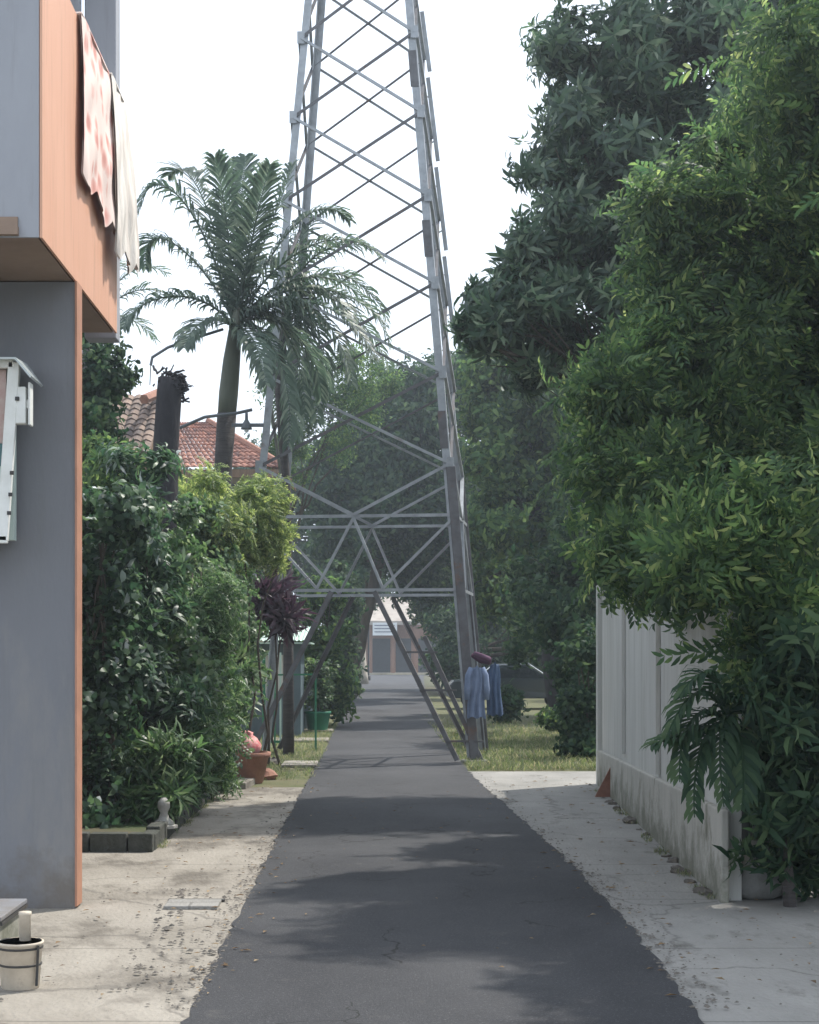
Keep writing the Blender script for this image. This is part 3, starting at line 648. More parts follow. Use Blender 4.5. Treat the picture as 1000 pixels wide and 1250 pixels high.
for s, wdt in ((7.15, .10), (3.9, .12), (.12, .14)):
    wbox(s, s+wdt, .002, .045, .60, 2.52).build('pilaster', M['conc'], t, bevel=.006)
wbox(.1, LW+.03, -.13, .05, 2.505, 2.57).build('coping', M['conc'], t, bevel=.01)
wbox(LW, LW+.22, -.2, .06, -.05, 2.62).build('end_pilaster', M['conc'], t, bevel=.008)
# moss line / broken kerb stones at the wall foot
for i in range(26):
    s = random.uniform(-.6, LW); c = Bq+wd*s+wn*random.uniform(.08,.16); r = random.uniform(.03,.07)
    st = MB(c).lathe(c-Vector((0,0,.02)), [(r*.6,0),(r,r*.5),(r*.8,r*.9),(r*.2,r*1.05)], 7).build('stone', M['stone'], None)
    st.location = c; tag(st, 'small grey stone lying along the foot of the concrete wall', 'stone', 'stones along the wall foot')
    for v in st.data.vertices: v.co += Vector((random.gauss(0,.008), random.gauss(0,.008), random.gauss(0,.005)))
# terracotta piece leaning against wall
c = GX(747, 974)
t = thing('folded_sign', c, 'small orange folded board leaning at the foot of the concrete wall', 'folded board')
MB(c).add([(c.x-.20,c.y,.01),(c.x+.03,c.y+.02,.01),(c.x+.05,c.y,.40),(c.x+.0,c.y-.02,.40),(c.x-.20,c.y+.03,.01),(c.x+.03,c.y+.05,.01),(c.x+.05,c.y+.03,.40),(c.x+0,c.y+.01,.40)],
          [(0,1,2,3),(7,6,5,4),(0,4,5,1),(1,5,6,2),(2,6,7,3),(3,7,4,0)]).build('panel', M['terra'], t)
MB(c).beam((c.x+.06,c.y+.1,0.01),(c.x+.05,c.y+.03,.42),.03,.03).build('strut', M['terra'], t)

# dark entrance beyond the wall's near end : gate, post, sack
gx = P(905, 1095, 12.2)
t = thing('dark_gate', (3.4, 12.4, 0), 'dark metal gate in the shade under the tree at right', 'gate')
for i in range(16): MB((3.4,12.4,0)).box((2.75+i*.14, 12.39, .1), (2.80+i*.14, 12.41, 1.9)).build('bar', M['dark'], t)
MB((3.4,12.4,0)).box((2.7,12.37,.08),(5.0,12.43,.14)).box((2.7,12.37,1.85),(5.0,12.43,1.92)).box((2.7,12.42,.14),(5.0,12.435,1.1)).build('frame', M['dark'], t)
MB().tube([P(922,1010,11.9)+Vector((0,0,-.9)), P(922,1010,11.9), P(925,1040,11.9)], .02, 7)
sc_ = Vector((2.72, 11.45, 0))
t = thing('sack', sc_, 'crumpled grey plastic sack slumped at the end of the concrete wall', 'sack')
mb = MB(sc_); mb.lathe(sc_, [(.10,0),(.17,.03),(.20,.12),(.17,.22),(.10,.30),(.05,.34),(.07,.40),(.02,.41)], 18)
ob = mb.build('sack_body', M['sackd'], t, smooth=True)
for v in ob.data.vertices: v.co += Vector((.018*math.sin(v.co.z*40+v.co.y*20), .015*math.sin(v.co.x*45), 0)) 
MB(sc_).tube([sc_+Vector((-.05,-.05,.33)), sc_+Vector((0,-.07,.345)), sc_+Vector((.05,-.04,.335))], .012, 6).build('tie', M['dark'], t)
p = Vector((2.98, 11.7, 0)); t = MB().beam(p, p+Vector((-.02,0,.62)), .035, .035).box((p.x-.06,p.y-.06,0.002),(p.x+.06,p.y+.06,.05)).build('marker_post', M['sack']); tag(t, 'thin pale post standing behind the grey sack', 'post')

# ================================================================== HOUSES
def tiles_slope(mb, e0, e1, r0, r1, nu, nv, hgt=.05):
    """rows of curved clay tiles from eave e0-e1 up to ridge r0-r1 ; each tile an island"""
    e0, e1, r0, r1 = map(Vector, (e0, e1, r0, r1))
    nrm = (e1-e0).cross(r0-e0).normalized()
    if nrm.z < 0: nrm = -nrm
    for v in range(nv):
        for u in range(nu):
            def pp(a, b_):
                return e0.lerp(e1, a).lerp(r0.lerp(r1, a), b_)
            a0, a1 = u/nu, (u+.98)/nu; b0, b1 = v/nv, min(1, (v+1.12)/nv)
            am = (a0+a1)/2; q = []
            for (aa, hh) in ((a0, 0), ((a0+am)/2, .7), (am, 1), ((a1+am)/2, .7), (a1, 0)):
                j = random.uniform(-.006, .006)
                q.append(pp(aa, b0)+nrm*(hgt*hh+.028+j)); q.append(pp(aa, b1)+nrm*(hgt*hh*.9+.004))
            mb.add(q, [(0,1,3,2),(2,3,5,4),(4,5,7,6),(6,7,9,8),(0,2,4,6,8)])
# house behind the dark stump : old tile gable
Y = 30.0
def hs(px, py, Y): return P(px, py, Y)
c = Vector((-5.6, 31, 0)); t = thing('tiled_house', c, 'old house with weathered brown tile roof and plank gable end at left behind the hedge', 'house')
zt = hs(0, 467, 30).z; ze = hs(0, 560, 30).z; xr = hs(188, 0, 30).x
MB(c).box((-9, 30.2, 0), (xr-.1, 36, ze+.2)).build('wall', M['cream'], t)
mb = MB(c); tiles_slope(mb, (-9, 29.3, ze), (xr, 29.3, ze), (-9, 31.6, zt), (xr, 31.6, zt), 26, 11); mb.add([(-9,29.35,ze),(xr,29.35,ze),(xr,31.6,zt-.01),(-9,31.6,zt-.01),(-9,34.0,ze),(xr,34.0,ze)], [(0,1,2,3),(3,2,5,4)]); mb.build('roof', M['tileold'], t)
mb = MB(c); mb.add([(xr+.03,29.3,ze-.1),(xr+.03,31.6,zt+.05),(xr+.03,34,ze-.1),(xr+.03,34,ze-.5),(xr+.03,29.3,ze-.5),(xr-.02,29.3,ze-.1),(xr-.02,31.6,zt+.05),(xr-.02,34,ze-.1),(xr-.02,34,ze-.5),(xr-.02,29.3,ze-.5)], [(0,1,2,3,4),(9,8,7,6,5),(0,5,6,1),(1,6,7,2),(2,7,8,3),(3,8,9,4),(4,9,5,0)]); mb.build('gable_board', M['wood'], t)
MB(c).tube([(xr-.1,29.4,zt-.4),(xr,31.6,zt+.12),(xr,34,ze)], .09, 6).build('ridge_cap', M['terra'], t)
MB(c).box((xr-.13,29.25,0),(xr+.02,29.4,ze)).build('post', M['wood'], t)
# house with red tiles behind the palm
c = Vector((-5.5, 44, 0)); t = thing('red_roofed_house', c, 'house with a bright red clay tile hip roof behind the palm', 'house')
Yh = 42.0; zr = P(0,510,Yh+2).z; ze = P(0,572,Yh).z; x0 = P(195,0,Yh).x; x1 = P(345,0,Yh).x; xp0 = P(222,0,Yh).x; xp1 = P(240,0,Yh).x
MB(c).box((x0-1.5, Yh+.4, 0), (x1-.4, Yh+6, ze)).build('wall', M['cream'], t)
MB(c).box((x0-1.8, Yh-.12, ze-.24), (x1, Yh+.0, ze-.03)).build('fascia_board', M['wood'], t)
mb = MB(c); tiles_slope(mb, (x0-1.9, Yh-.1, ze), (x1+.05, Yh-.1, ze), (xp0-1.6, Yh+3, zr), (xp1, Yh+3, zr), 30, 13)
tiles_slope(mb, (x1+.05, Yh-.1, ze), (x1+.05, Yh+6.2, ze), (xp1, Yh+3, zr), (xp1, Yh+3.2, zr), 22, 13); mb.build('roof', M['tile'], t)
MB(c).tube([(xp1, Yh+3, zr+.06), (x1+.05, Yh-.1, ze+.06)], .09, 6).build('hip_cap', M['terra'], t)
for i in range(4):
    w0 = x0+.1+i*.85; MB(c).box((w0, Yh+.35, ze-1.3), (w0+.5, Yh+.395, ze-.35)).build('window', M['signw'] if i % 2 else M['door'], t)
# kiosk with pale green roof behind the hedge (left)
kx0, kx1 = P(292,0,34).x, P(372,0,34).x; zk = P(0,770,34).z
c = Vector(((kx0+kx1)/2, 35, 0)); t = thing('kiosk', c, 'small blue-grey kiosk with a pale green sheet roof beyond the hedge', 'kiosk')
MB(c).box((kx0, 34.4, 0), (kx1-.1, 36.4, zk-.25)).build('wall', M['bluegrey'], t)
mb = MB(c)
for i in range(18):
    xa = kx0-.1+(kx1-kx0+.2)*i/18; mb.add([(xa,34.0,zk-.22),(xa+.045,34.0,zk-.19),(xa+.09,34.0,zk-.22),(xa,36.5,zk+.12),(xa+.045,36.5,zk+.15),(xa+.09,36.5,zk+.12)],[(0,1,4,3),(1,2,5,4)])
mb.box((kx0-.1,34.0,zk-.27),(kx1+.12,36.5,zk-.24)); mb.build('roof', M['palegreen'], t)
MB(c).box((kx0+.2,34.36,.9),(kx1-.4,34.4,zk-.5)).build('shutter', M['conc'], t)
# fence posts green
t = thing('green_gate', (-2.1, 29.2, 0), 'narrow green painted gate of upright bars beside the hedge', 'gate')
gY = 29.2; gx0, gx1 = P(322,0,gY).x, P(356,0,gY).x
for i in range(6):
    x = gx0+(gx1-gx0)*i/5; MB((-2.1,29.2,0)).tube([(x,gY,.05),(x,gY,1.75)], .016 if i not in (0,5) else .03, 8).build('bar', M['greenpaint'] if i not in (1,3) else M['palegreen'], t)
MB((-2.1,29.2,0)).beam((gx0,gY,1.35),(gx1+.45,gY,1.36),.035,.03).beam((gx0,gY,.16),(gx1,gY,.16),.05,.04).build('rail', M['greenpaint'], t)
MB((-2.1,29.2,0)).beam((gx1+.43,gY,0),(gx1+.43,gY,1.38),.035,.035).build('post', M['greenpaint'], t)

# far house closing the lane
Yf = 143.0
fx0, fx1 = P(425,0,Yf).x, P(600,0,Yf).x
c = Vector(((fx0+fx1)/2, Yf+4, 0)); t = thing('far_house', c, 'shaded house with a pale roof and dark doorways closing the end of the lane', 'house')
zE = P(0,758,Yf).z; zR = P(0,728,Yf+5).z
MB(c).box((fx0, Yf+3, .1), (fx1, Yf+9, zE)).build('wall', M['brickwall'], t)
mb = MB(c).add([(fx0-.5,Yf-.3,zE),(P(515,0,Yf).x,Yf-.3,zE),(P(505,0,Yf).x,Yf+6,zR),(fx0-.5,Yf+6,zR),(fx0-.5,Yf-.3,zE-.35),(P(515,0,Yf).x,Yf-.3,zE-.35),(P(505,0,Yf).x,Yf+6,zR-.35),(fx0-.5,Yf+6,zR-.35)],
   [(0,1,2,3),(7,6,5,4),(0,4,5,1),(1,5,6,2),(2,6,7,3),(3,7,4,0)]); mb.build('roof', M['farroof'], t)
for px in (452, 480, 508, 541): 
    x = P(px,0,Yf).x; MB(c).box((x-.16,Yf+.2,0),(x+.16,Yf+.5,zE-.36)).build('pillar', M['brickwall'], t)
for pa, pb in ((455,477),(484,503),(512,536)):
    MB(c).box((P(pa,0,Yf).x,Yf+2.9,.1),(P(pb,0,Yf).x,Yf+2.98,3.2)).build('door', M['door'], t)
MB(c).box((fx0,Yf+.0,0),(fx1,Yf+3,.16)).build('veranda_floor', M['cream'], t)
sx0, sx1 = P(455,0,Yf-.6).x, P(484,0,Yf-.6).x; sz0, sz1 = P(0,775,Yf-.6).z, P(0,760,Yf-.6).z
c2 = Vector(((sx0+sx1)/2, Yf-.6, 0)); t = thing('hanging_sign', (c2.x, c2.y, sz0), 'white rectangular signboard hanging under the far house eave', 'sign')
oo = (c2.x, c2.y, sz0)
MB(oo).box((sx0,Yf-.65,sz0),(sx1,Yf-.55,sz1)).build('board', M['signw'], t)
for k in range(3): MB(oo).box((sx0+.15,Yf-.665,sz0+.22+k*.28),(sx1-.15-.3*(k%2),Yf-.652,sz0+.30+k*.28)).build('lettering', M['signink'], t)
MB(oo).box((sx0,Yf-.67,sz0-.05),(sx1+.06,Yf-.53,sz0)).box((sx1,Yf-.67,sz0),(sx1+.06,Yf-.53,sz1)).build('frame', M['signw'], t)
# orange-brown wall right of far house
x0, x1 = P(543,0,90).x, P(592,0,90).x
o = MB().box((x0, 90, 0), (x1, 90.3, 2.9)).box((x0-.05, 89.95, 2.9), (x1+.05, 90.35, 3.0)).build('brick_pier', M['wood']); tag(o, 'tall brown brick wall end seen behind the tower leg', 'wall')
# white-barked trunk and black post far away
tree('pale_trunk_tree', P(440,835,97).xy.to_3d(), .42, P(440,745,97), [LB(432,720,97,30,26,1.2), LB(450,705,97,25,20,1.2)], 700, 'mass', 'dark', 'tree with a sunlit whitish trunk at the far end of the lane', bark='barkpale', sc=1.2)
p = P(450,826,110); o = MB().tube([(p.x,110,0),(p.x,110,5.6)], .06, 8).lathe((p.x,110,0), [(.14,0),(.14,.3),(.07,.35)], 10).build('thin_pole', M['dark']); tag(o, 'thin black pole beside the whitish trunk in front of the far house', 'pole')

# ================================================================== CAR
cc = Vector((P(628,0,52).x, 52, 0)); t = thing('parked_car', cc, 'dark car parked in the shade under the trees behind the tower', 'car')
prof = [(-2.1,.35),(-2.12,.75),(-1.95,.92),(-1.25,.98),(-.72,1.42),(.35,1.46),(1.05,.98),(1.85,.86),(2.1,.68),(2.12,.35)]
def car_shell(ins, z0=0, half_w=.82):
    mb = MB(cc); n = len(prof); vs = []
    for y in (-half_w, half_w):
        for (x, z) in prof:
            k = .14 if z > 1.2 else 0
            vs.append((cc.x+x, cc.y+(y+k if y < 0 else y-k), z))
    mb.add(vs, [tuple(range(n)), tuple(range(2*n-1, n-1, -1))] + [(i, n+i, n+(i+1)%n, (i+1)%n) for i in range(n)]); return mb
car_shell(0).build('body', M['carpaint'], t, bevel=.05)
for s, yy in ((-1, -.835), (1, .835)):
    MB(cc).add([(cc.x-1.1,cc.y+yy,1.0),(cc.x+.85,cc.y+yy,1.0),(cc.x+.28,cc.y+yy*.83,1.39),(cc.x-.68,cc.y+yy*.83,1.36)], [(0,1,2,3)]).build('side_window', M['carglass'], t)
MB(cc).add([(cc.x+.37,cc.y-.60,1.455),(cc.x+.37,cc.y+.60,1.455),(cc.x+1.05,cc.y+.74,1.0),(cc.x+1.05,cc.y-.74,1.0)], [(0,1,2,3)]).build('windscreen', M['carglass'], t)
MB(cc).tube([(cc.x+.36,cc.y-.72,1.455),(cc.x+1.05,cc.y-.82,.99),(cc.x+1.9,cc.y-.80,.87)], .018, 6).tube([(cc.x-.72,cc.y-.72,1.42),(cc.x-1.25,cc.y-.82,.985)], .018, 6).build('glint_strip', M['chrome'], t)  # bright chrome lines standing in for glints along the glass and bonnet
MB(cc).lathe((cc.x+1.98,cc.y-.70,.70), [(.08,0),(.10,.03),(.05,.10)], 12).build('headlight', M['chrome'], t)
for dx in (-1.35, 1.35):
    for dy in (-.80, .80):
        w = MB(cc).tube([(cc.x+dx,cc.y+dy-.1,.32),(cc.x+dx,cc.y+dy+.1,.32)], .31, 20).build('wheel', M['rubber'], t)
        MB(cc).tube([(cc.x+dx,cc.y+dy-.11,.32),(cc.x+dx,cc.y+dy+.11,.32)], .18, 14).build('rim', M['chrome'], w)

# ================================================================== PALM
PY = 24.5
pb = GX(262, 940); pb = Vector((P(266,0,PY).x, PY, 0))
t = thing('palm_tree', pb, 'tall slender palm with arching feather fronds beside the tower at left', 'palm tree')
tp = [pb-Vector((0,0,.1))] + [P(px, py, PY) for px, py in ((266,900),(268,750),(270,640),(273,560),(277,505))]
MB(pb).tube(tp, [.20,.165,.15,.14,.135,.145], 12, True, .03).build('trunk', M['palmtrunk'], t, smooth=True)
tc = P(286, 395, PY)
MB(pb).tube([P(277,505,PY), P(279,480,PY), P(283,440,PY), P(287,405,PY), P(290,375,PY)], [.14,.145,.13,.10,.05], 12, True, .02).build('crownshaft', M['palmshaft'], t, smooth=True)
def bez(pts, n):
    pts = [Vector(p) for p in pts]; out = []
    for i in range(n+1):
        t_ = i/n; q = pts[:]
        while len(q) > 1: q = [q[k].lerp(q[k+1], t_) for k in range(len(q)-1)]
        out.append(q[0])
    return out
def frond(pts, Lmax, m, parent, off, npair=46, drp=.5, name='frond', wid=.042, lift=.25):
    C = bez(pts, npair); mb = MB(off)
    mb.tube(C[::3]+[C[-1]], [max(.004, .022*(1-i/(npair/3+2))) for i in range(len(C[::3])+1)], 5)
    for i in range(3, npair):
        s = i/npair; d = (C[min(i+1,npair)]-C[i-1]).normalized(); side = d.cross(Vector((0,0,1)))
        if side.length < .2: side = Vector((1,0,0))
        side.normalize(); upv = side.cross(d).normalized()
        if upv.z < 0: upv = -upv
        Ll = Lmax*(math.sin(math.pi*min(1,(s*.86+.10)))**.6)*random.uniform(.6,1.12)
        for sg in (-1, 1):
            dirv = (side*sg*.95 + d*(.55+.7*s) + upv*(lift+random.uniform(-.35,.3))).normalized()
            wv = d.cross(dirv).cross(dirv).normalized() * wid*.5
            p0 = C[i]; p1 = p0+dirv*Ll*.4; p2 = p1+(dirv-Vector((0,0,drp*.7))).normalized()*Ll*.35; p3 = p2+(dirv*.7-Vector((0,0,drp*1.8))).normalized()*Ll*.28
            mb.add([p0-wv*.4, p0+wv*.4, p1-wv, p1+wv, p2-wv*.8, p2+wv*.8, p3], [(0,1,3,2),(2,3,5,4),(4,5,6)])
    return mb.build(name, m, parent)
FR = [  # tip-ward control points in px, depth offset of the tip
 ([(286,395),(262,300),(225,215),(180,195),(168,262)], -.5),
 ([(286,395),(258,330),(215,285),(170,262),(178,330)], .6),
 ([(286,398),(250,352),(200,350),(158,372),(150,402)], -.8),
 ([(286,392),(272,310),(252,225),(225,185),(205,215)], .9),
 ([(286,392),(282,300),(272,225),(262,192)], -.4),
 ([(286,392),(292,300),(295,230),(300,190)], .5),
 ([(286,392),(304,310),(318,240),(330,200)], -.9),
 ([(286,392),(310,320),(345,245),(357,200)], .3),
 ([(286,395),(318,330),(360,250),(400,235),(428,270)], 1.0),
 ([(286,395),(320,335),(375,280),(430,275),(470,318)], -.5),
 ([(286,397),(325,350),(380,310),(445,330),(478,425)], .4),
 ([(286,397),(325,362),(385,350),(430,380),(462,440)], -1.0),
 ([(286,398),(320,375),(365,390),(395,440),(392,490)], .6),
 ([(288,400),(315,385),(345,420),(360,480),(352,545)], -.6),
 ([(288,400),(300,395),(318,420),(325,470)], -1.1),
 ([(286,400),(262,380),(235,390),(225,425)], -1.2),
 ([(286,397),(330,340),(400,340),(440,360),(474,400)], -.2),
 ([(286,397),(330,365),(380,350),(420,400),(430,470)], -.9),
 ([(286,396),(310,360),(340,370),(375,430),(372,510)], .2),
]
for pts, dy in FR:
    n = len(pts); W = [P(px, py, PY + dy*(i/(n-1))**1.3) for i, (px, py) in enumerate(pts)]
    frond(W, .60 if pts[-1][1] < 245 else .50, LM['palm'], t, pb, 62, drp=.75 if pts[-1][1] > 260 else .4, wid=.042)

# second palm seen further left behind the balcony
pb2 = Vector((P(118,0,33).x, 33, 0))
t = thing('palm_tree', pb2, 'palm with green fronds half hidden behind the orange balcony', 'palm tree')
MB(pb2).tube([pb2-Vector((0,0,.1)), P(112,700,33), P(110,500,33), P(108,400,33)], [.2,.17,.16,.12], 10, True, .03).build('trunk', M['palmtrunk'], t, smooth=True)
for tip in ((205,335),(215,365),(190,415),(150,330),(70,380),(60,330),(110,300)):
    W = [P(108,400,33), P((108+tip[0])/2, min(400,tip[1])-35, 33.3), P(tip[0], tip[1], 33+random.uniform(-1,1))]
    frond(W, .55, LM['palm'], t, pb2, 34)

# dark stump
sb = Vector((P(196,0,19.5).x, 19.5, 0)); t = thing('dead_trunk', sb, 'dark dead palm trunk with a ragged broken top rising out of the hedge', 'dead trunk')
MB(sb).tube([sb-Vector((0,0,.1)), P(198,800,19.5), P(200,640,19.5), P(203,540,19.5), P(206,480,19.5), P(208,462,19.5)], [.17,.16,.16,.155,.15,.14], 14, True, .05).build('trunk', M['barkdk'], t, smooth=True)
mb = MB(sb)
for i in range(190):
    a = random.uniform(0, 6.28); px = 208+random.gauss(0,8); py = random.uniform(452, 480); p = P(px, py, 19.5+random.uniform(-.14,.14))
    if i < 90: p = P(random.triangular(214,230,216), random.triangular(456,496,470), 19.5+random.uniform(-.1,.1))
    q = p+Vector((random.uniform(-.04,.10), random.uniform(-.06,.06), random.uniform(-.05,.08)))
    mb.beam(p, q, random.uniform(.012,.03), random.uniform(.008,.02))
mb.build('ragged_top', M['barkdk'], t)

# street lamp arm and hanging lamp
t = thing('lamp_arm', P(181,440,23.5), 'thin curved rod with a hanging wire reaching left from the palm', 'lamp arm')
o0 = P(181,440,23.5)
MB(o0).tube([P(272,402,24.3), P(240,412,24), P(205,424,23.6), P(186,436,23.5), P(184,446,23.5)], .022, 7).build('rod', M['lampm'], t)
MB(o0).tube([P(184,446,23.5), P(183,470,23.5)], .008, 6).build('wire', M['lampm'], t)
o0 = P(301,518,24)
t = thing('hanging_lamp', o0, 'small bell-shaped street lamp hanging between the palm and the tower', 'street lamp')
MB(o0).tube([P(220,522,24.6), P(250,509,24.3), P(290,504,24), P(308,500,24)], .025, 7).build('arm', M['lampm'], t)
MB(o0).beam(P(283,519,24), P(322,519,24), .05, .05).build('crossbar', M['lampm'], t)
q = P(301,524,24); MB(o0).lathe(q, [(.085,0),(.08,.02),(.05,.10),(.025,.14),(.02,.26),(.0,.27)], 14).build('shade', M['lampm'], t, smooth=True)
MB(o0).lathe(q-Vector((0,0,.05)), [(.01,0),(.035,.02),(.035,.05)], 10).build('bulb', M['signw'], t, smooth=True)

# ================================================================== PLANTING BED (left)
t = thing('planter', (-2.4, 17, 0), 'low mossy stone planter edging along the left hedge', 'planter')
mb = MB((-2.4,17,0))
y = 14.15
x = -3.4
while x < -1.9:
    l = random.uniform(.28,.36); mb.box((x, 14.1+random.uniform(-.01,.01), -.02), (min(x+l-.015,-1.86), 14.24, .17+random.uniform(-.012,.012))); x += l
mb.build('front_kerb', M['kerb'], t, bevel=.012)
mb = MB((-2.4,17,0))
while y < 20.4:
    l = random.uniform(.30,.42); mb.box((-1.98+random.uniform(-.01,.01), y+.10, -.02), (-1.85+random.uniform(-.012,.012), y+.10+l-.02, .16+random.uniform(-.015,.015))); y += l
mb.build('side_kerb', M['kerb'], t, bevel=.012)
MB((-2.4,17,0)).box((-5.5,14.24,-.02),(-1.985,20.6,.12)).build('bed_soil', M['soil'], t)
def shrub(name, px, py0, py1, Y, rx, n, kind, lm, label, cat='shrub', group='shrubs in the left planting bed', sc=1., bark='bark', stems=5, base=None):
    bs = Vector((P(px,0,Y).x, Y, .1)); ztop = P(0,py0,Y).z; zb = max(.15, P(0,py1,Y).z); rw = rx*Y/F
    t = thing(name, bs, label, cat, group); mb = MB(bs)
    nl = max(3, int((ztop-zb)/max(rw,.25)+1)); lobes = []
    for i in range(nl):
        z = zb+(ztop-zb)*(i+.5)/nl; lobes.append((bs.x+random.uniform(-.25,.25)*rw, Y+random.uniform(-.2,.2)*rw, z, rw*random.uniform(.75,1.0)*(1 if i < nl-1 else .8), rw*.8, (ztop-zb)/nl*.75))
    for i in range(stems):
        L = random.choice(lobes[-2:]); mb.tube(wiggle(bs+Vector((random.uniform(-.12,.12),random.uniform(-.1,.1),-.15)), Vector(L[:3])+Vector((random.uniform(-.6,.6)*rw,random.uniform(-.4,.4)*rw,L[5]*.5)), 7, .05), [.024*(1-.11*k) for k in range(7)], 6)
    mb.build('stem', M[bark], t, smooth=True)
    pos, ax = lobe_points(lobes, n, .35, .35, .2)
    k = pos[:,2] > .12
    scatter('foliage', kind, pos[k], ax[k], sc*RS.uniform(.75,1.25,k.sum()), LM[lm], t, bs)
    return t
shrub('shrub', 115, 600, 1015, 15.6, 62, 1150, 'bush', 'shrub', 'dark glossy shrub just beyond the orange wall corner at the front of the hedge', sc=1.25)
shrub('shrub', 165, 560, 1005, 16.6, 58, 1150, 'whorl', 'shrub', 'tall shrub with long drooping glossy leaves in the front of the hedge', sc=.75)
shrub('shrub', 205, 640, 1000, 17.6, 46, 1100, 'bush', 'shrub2', 'dense dark shrub with pale flecked leaves below the dead trunk', sc=1.1)
shrub('shrub', 245, 690, 960, 19.2, 32, 800, 'sprig', 'shrub2', 'mid green shrub in the middle of the hedge beside the pavement', sc=.6)
shrub('shrub', 190, 920, 1000, 15.6, 26, 240, 'strap', 'shrub2', 'low strap-leaved plant spilling over the front of the planter', sc=.62, stems=3)
shrub('shrub', 222, 900, 975, 17.4, 24, 260, 'strap', 'shrub2', 'low grassy plant spilling over the side kerb beyond the front corner', sc=.6, stems=3)
shrub('shrub', 128, 560, 660, 20.5, 46, 600, 'bush', 'mid', 'green shrub top just right of the orange wall edge under the old tile roof', sc=1.2)
shrub('shrub', 112, 415, 540, 21.5, 32, 380, 'bush', 'dark', 'dark leafy branch top rising beside the balcony corner against the sky', sc=1.2)
shrub('shrub', 150, 555, 800, 20.0, 60, 1000, 'whorl', 'mid', 'tall dark shrub behind the front shrubs left of the dead trunk', sc=.8)
shrub('shrub', 250, 640, 905, 21.0, 38, 900, 'bush', 'shrub2', 'dark shrub beneath the yellow-green bush', sc=1.1)
shrub('shrub', 278, 650, 850, 23.6, 34, 900, 'bush', 'shrub2', 'dark shrub filling the hedge behind the terracotta pot', sc=1.1)
shrub('shrub', 250, 790, 950, 20.2, 18, 320, 'bush', 'shrub', 'small dark shrub at the far end of the planter behind the white frame', sc=1.0)
shrub('shrub', 278, 770, 870, 22.9, 22, 300, 'strap', 'shrub2', 'bright strap-leaved plant above the terracotta pot', sc=.8, stems=3)
shrub('bright_bush', 240, 588, 690, 21.4, 58, 1100, 'sprig', 'yellow', 'sunlit yellow-green bush crowning the hedge in front of the red roof', 'bush', None, sc=.62, stems=3)
shrub('bright_bush', 318, 600, 680, 22.6, 36, 650, 'sprig', 'yellow', 'yellow-green feathery bush touching the left leg of the tower', 'bush', None, sc=.62, stems=2)
shrub('shrub', 195, 620, 740, 20.6, 50, 600, 'bush', 'mid', 'green shrub wrapped round the dead trunk below the tile roofs', sc=1.1)
G2 = 'undergrowth on the right verge'
shrub('shrub', 715, 790, 935, 26.5, 24, 420, 'bush', 'dark', 'dark shrub against the far end of the concrete wall', 'shrub', G2, sc=1.3)
shrub('shrub', 694, 868, 900, 36, 26, 260, 'mass', 'mid', 'low green shrub on the verge in front of the parked car', 'shrub', G2, sc=.6)
shrub('shrub', 735, 700, 900, 33, 40, 900, 'mass', 'dark', 'tall dark shrub behind the far end of the concrete wall', 'shrub', G2, sc=.9)
shrub('shrub', 622, 845, 884, 41, 16, 160, 'mass', 'dark', 'small dark bush on the verge behind the clothes on the tower leg', 'shrub', G2, sc=.8)
shrub('shrub', 560, 740, 835, 74, 26, 600, 'mass', 'mid', 'green bush at the lane edge left of the parked car', 'shrub', G2, sc=1.1)
# beyond the kiosk
shrub('purple_plant', 336, 700, 760, 25.0, 15, 55, 'strap', 'purple', 'dark purple-leaved plant beside the left leg of the tower', 'plant', None, sc=1.1, stems=2)
shrub('shrub', 396, 715, 885, 38.5, 34, 1100, 'mass', 'mid', 'green shrub standing behind the green tub at the left lane edge', 'shrub', 'shrubs beyond the tower', sc=.75)
shrub('shrub', 350, 690, 880, 40, 44, 900, 'mass', 'dark', 'dark shrub behind the narrow green gate', 'shrub', 'shrubs beyond the tower', sc=.8)
shrub('shrub', 414, 700, 858, 50, 26, 800, 'mass', 'dark', 'dark shrub at the lane edge beyond the green tub', 'shrub', 'shrubs beyond the tower', sc=.9)
shrub('shrub', 424, 720, 838, 72, 14, 500, 'mass', 'dark', 'small dark shrub left of the far whitish trunk', 'shrub', 'shrubs beyond the tower', sc=1.1)

# ---- odds and ends on the left
c = Vector((P(304,0,21.7).x, 21.7, 0)); t = thing('terracotta_pot', c, 'broken terracotta pot standing on the left pavement edge below the red bundle', 'pot')
mb = MB(c).lathe(c, [(.17,0),(.19,.03),(.26,.34),(.29,.36),(.29,.42),(.25,.42),(.23,.34),(.15,.05)], 22, False); mb.build('body', M['terra'], t, smooth=True)
MB(c).lathe(c+Vector((0,0,.30)), [(.0,.02),(.22,.02),(.22,.05),(0,.06)], 18).build('soil_fill', M['soil'], t)
p = c+Vector((-.05,-.02,.36)); mb = MB(p).lathe(p, [(.10,0),(.19,.05),(.21,.14),(.17,.24),(.09,.29),(.12,.33),(.02,.34)], 20)
o = mb.build('red_bundle', M['pink'], None, smooth=True); o.location = p
for v in o.data.vertices: v.co += Vector((.016*math.sin(v.co.z*50), .014*math.sin(v.co.x*60), .01*math.sin(v.co.x*40)))
tag(o, 'knotted red and white plastic bundle on top of the terracotta pot', 'bundle')
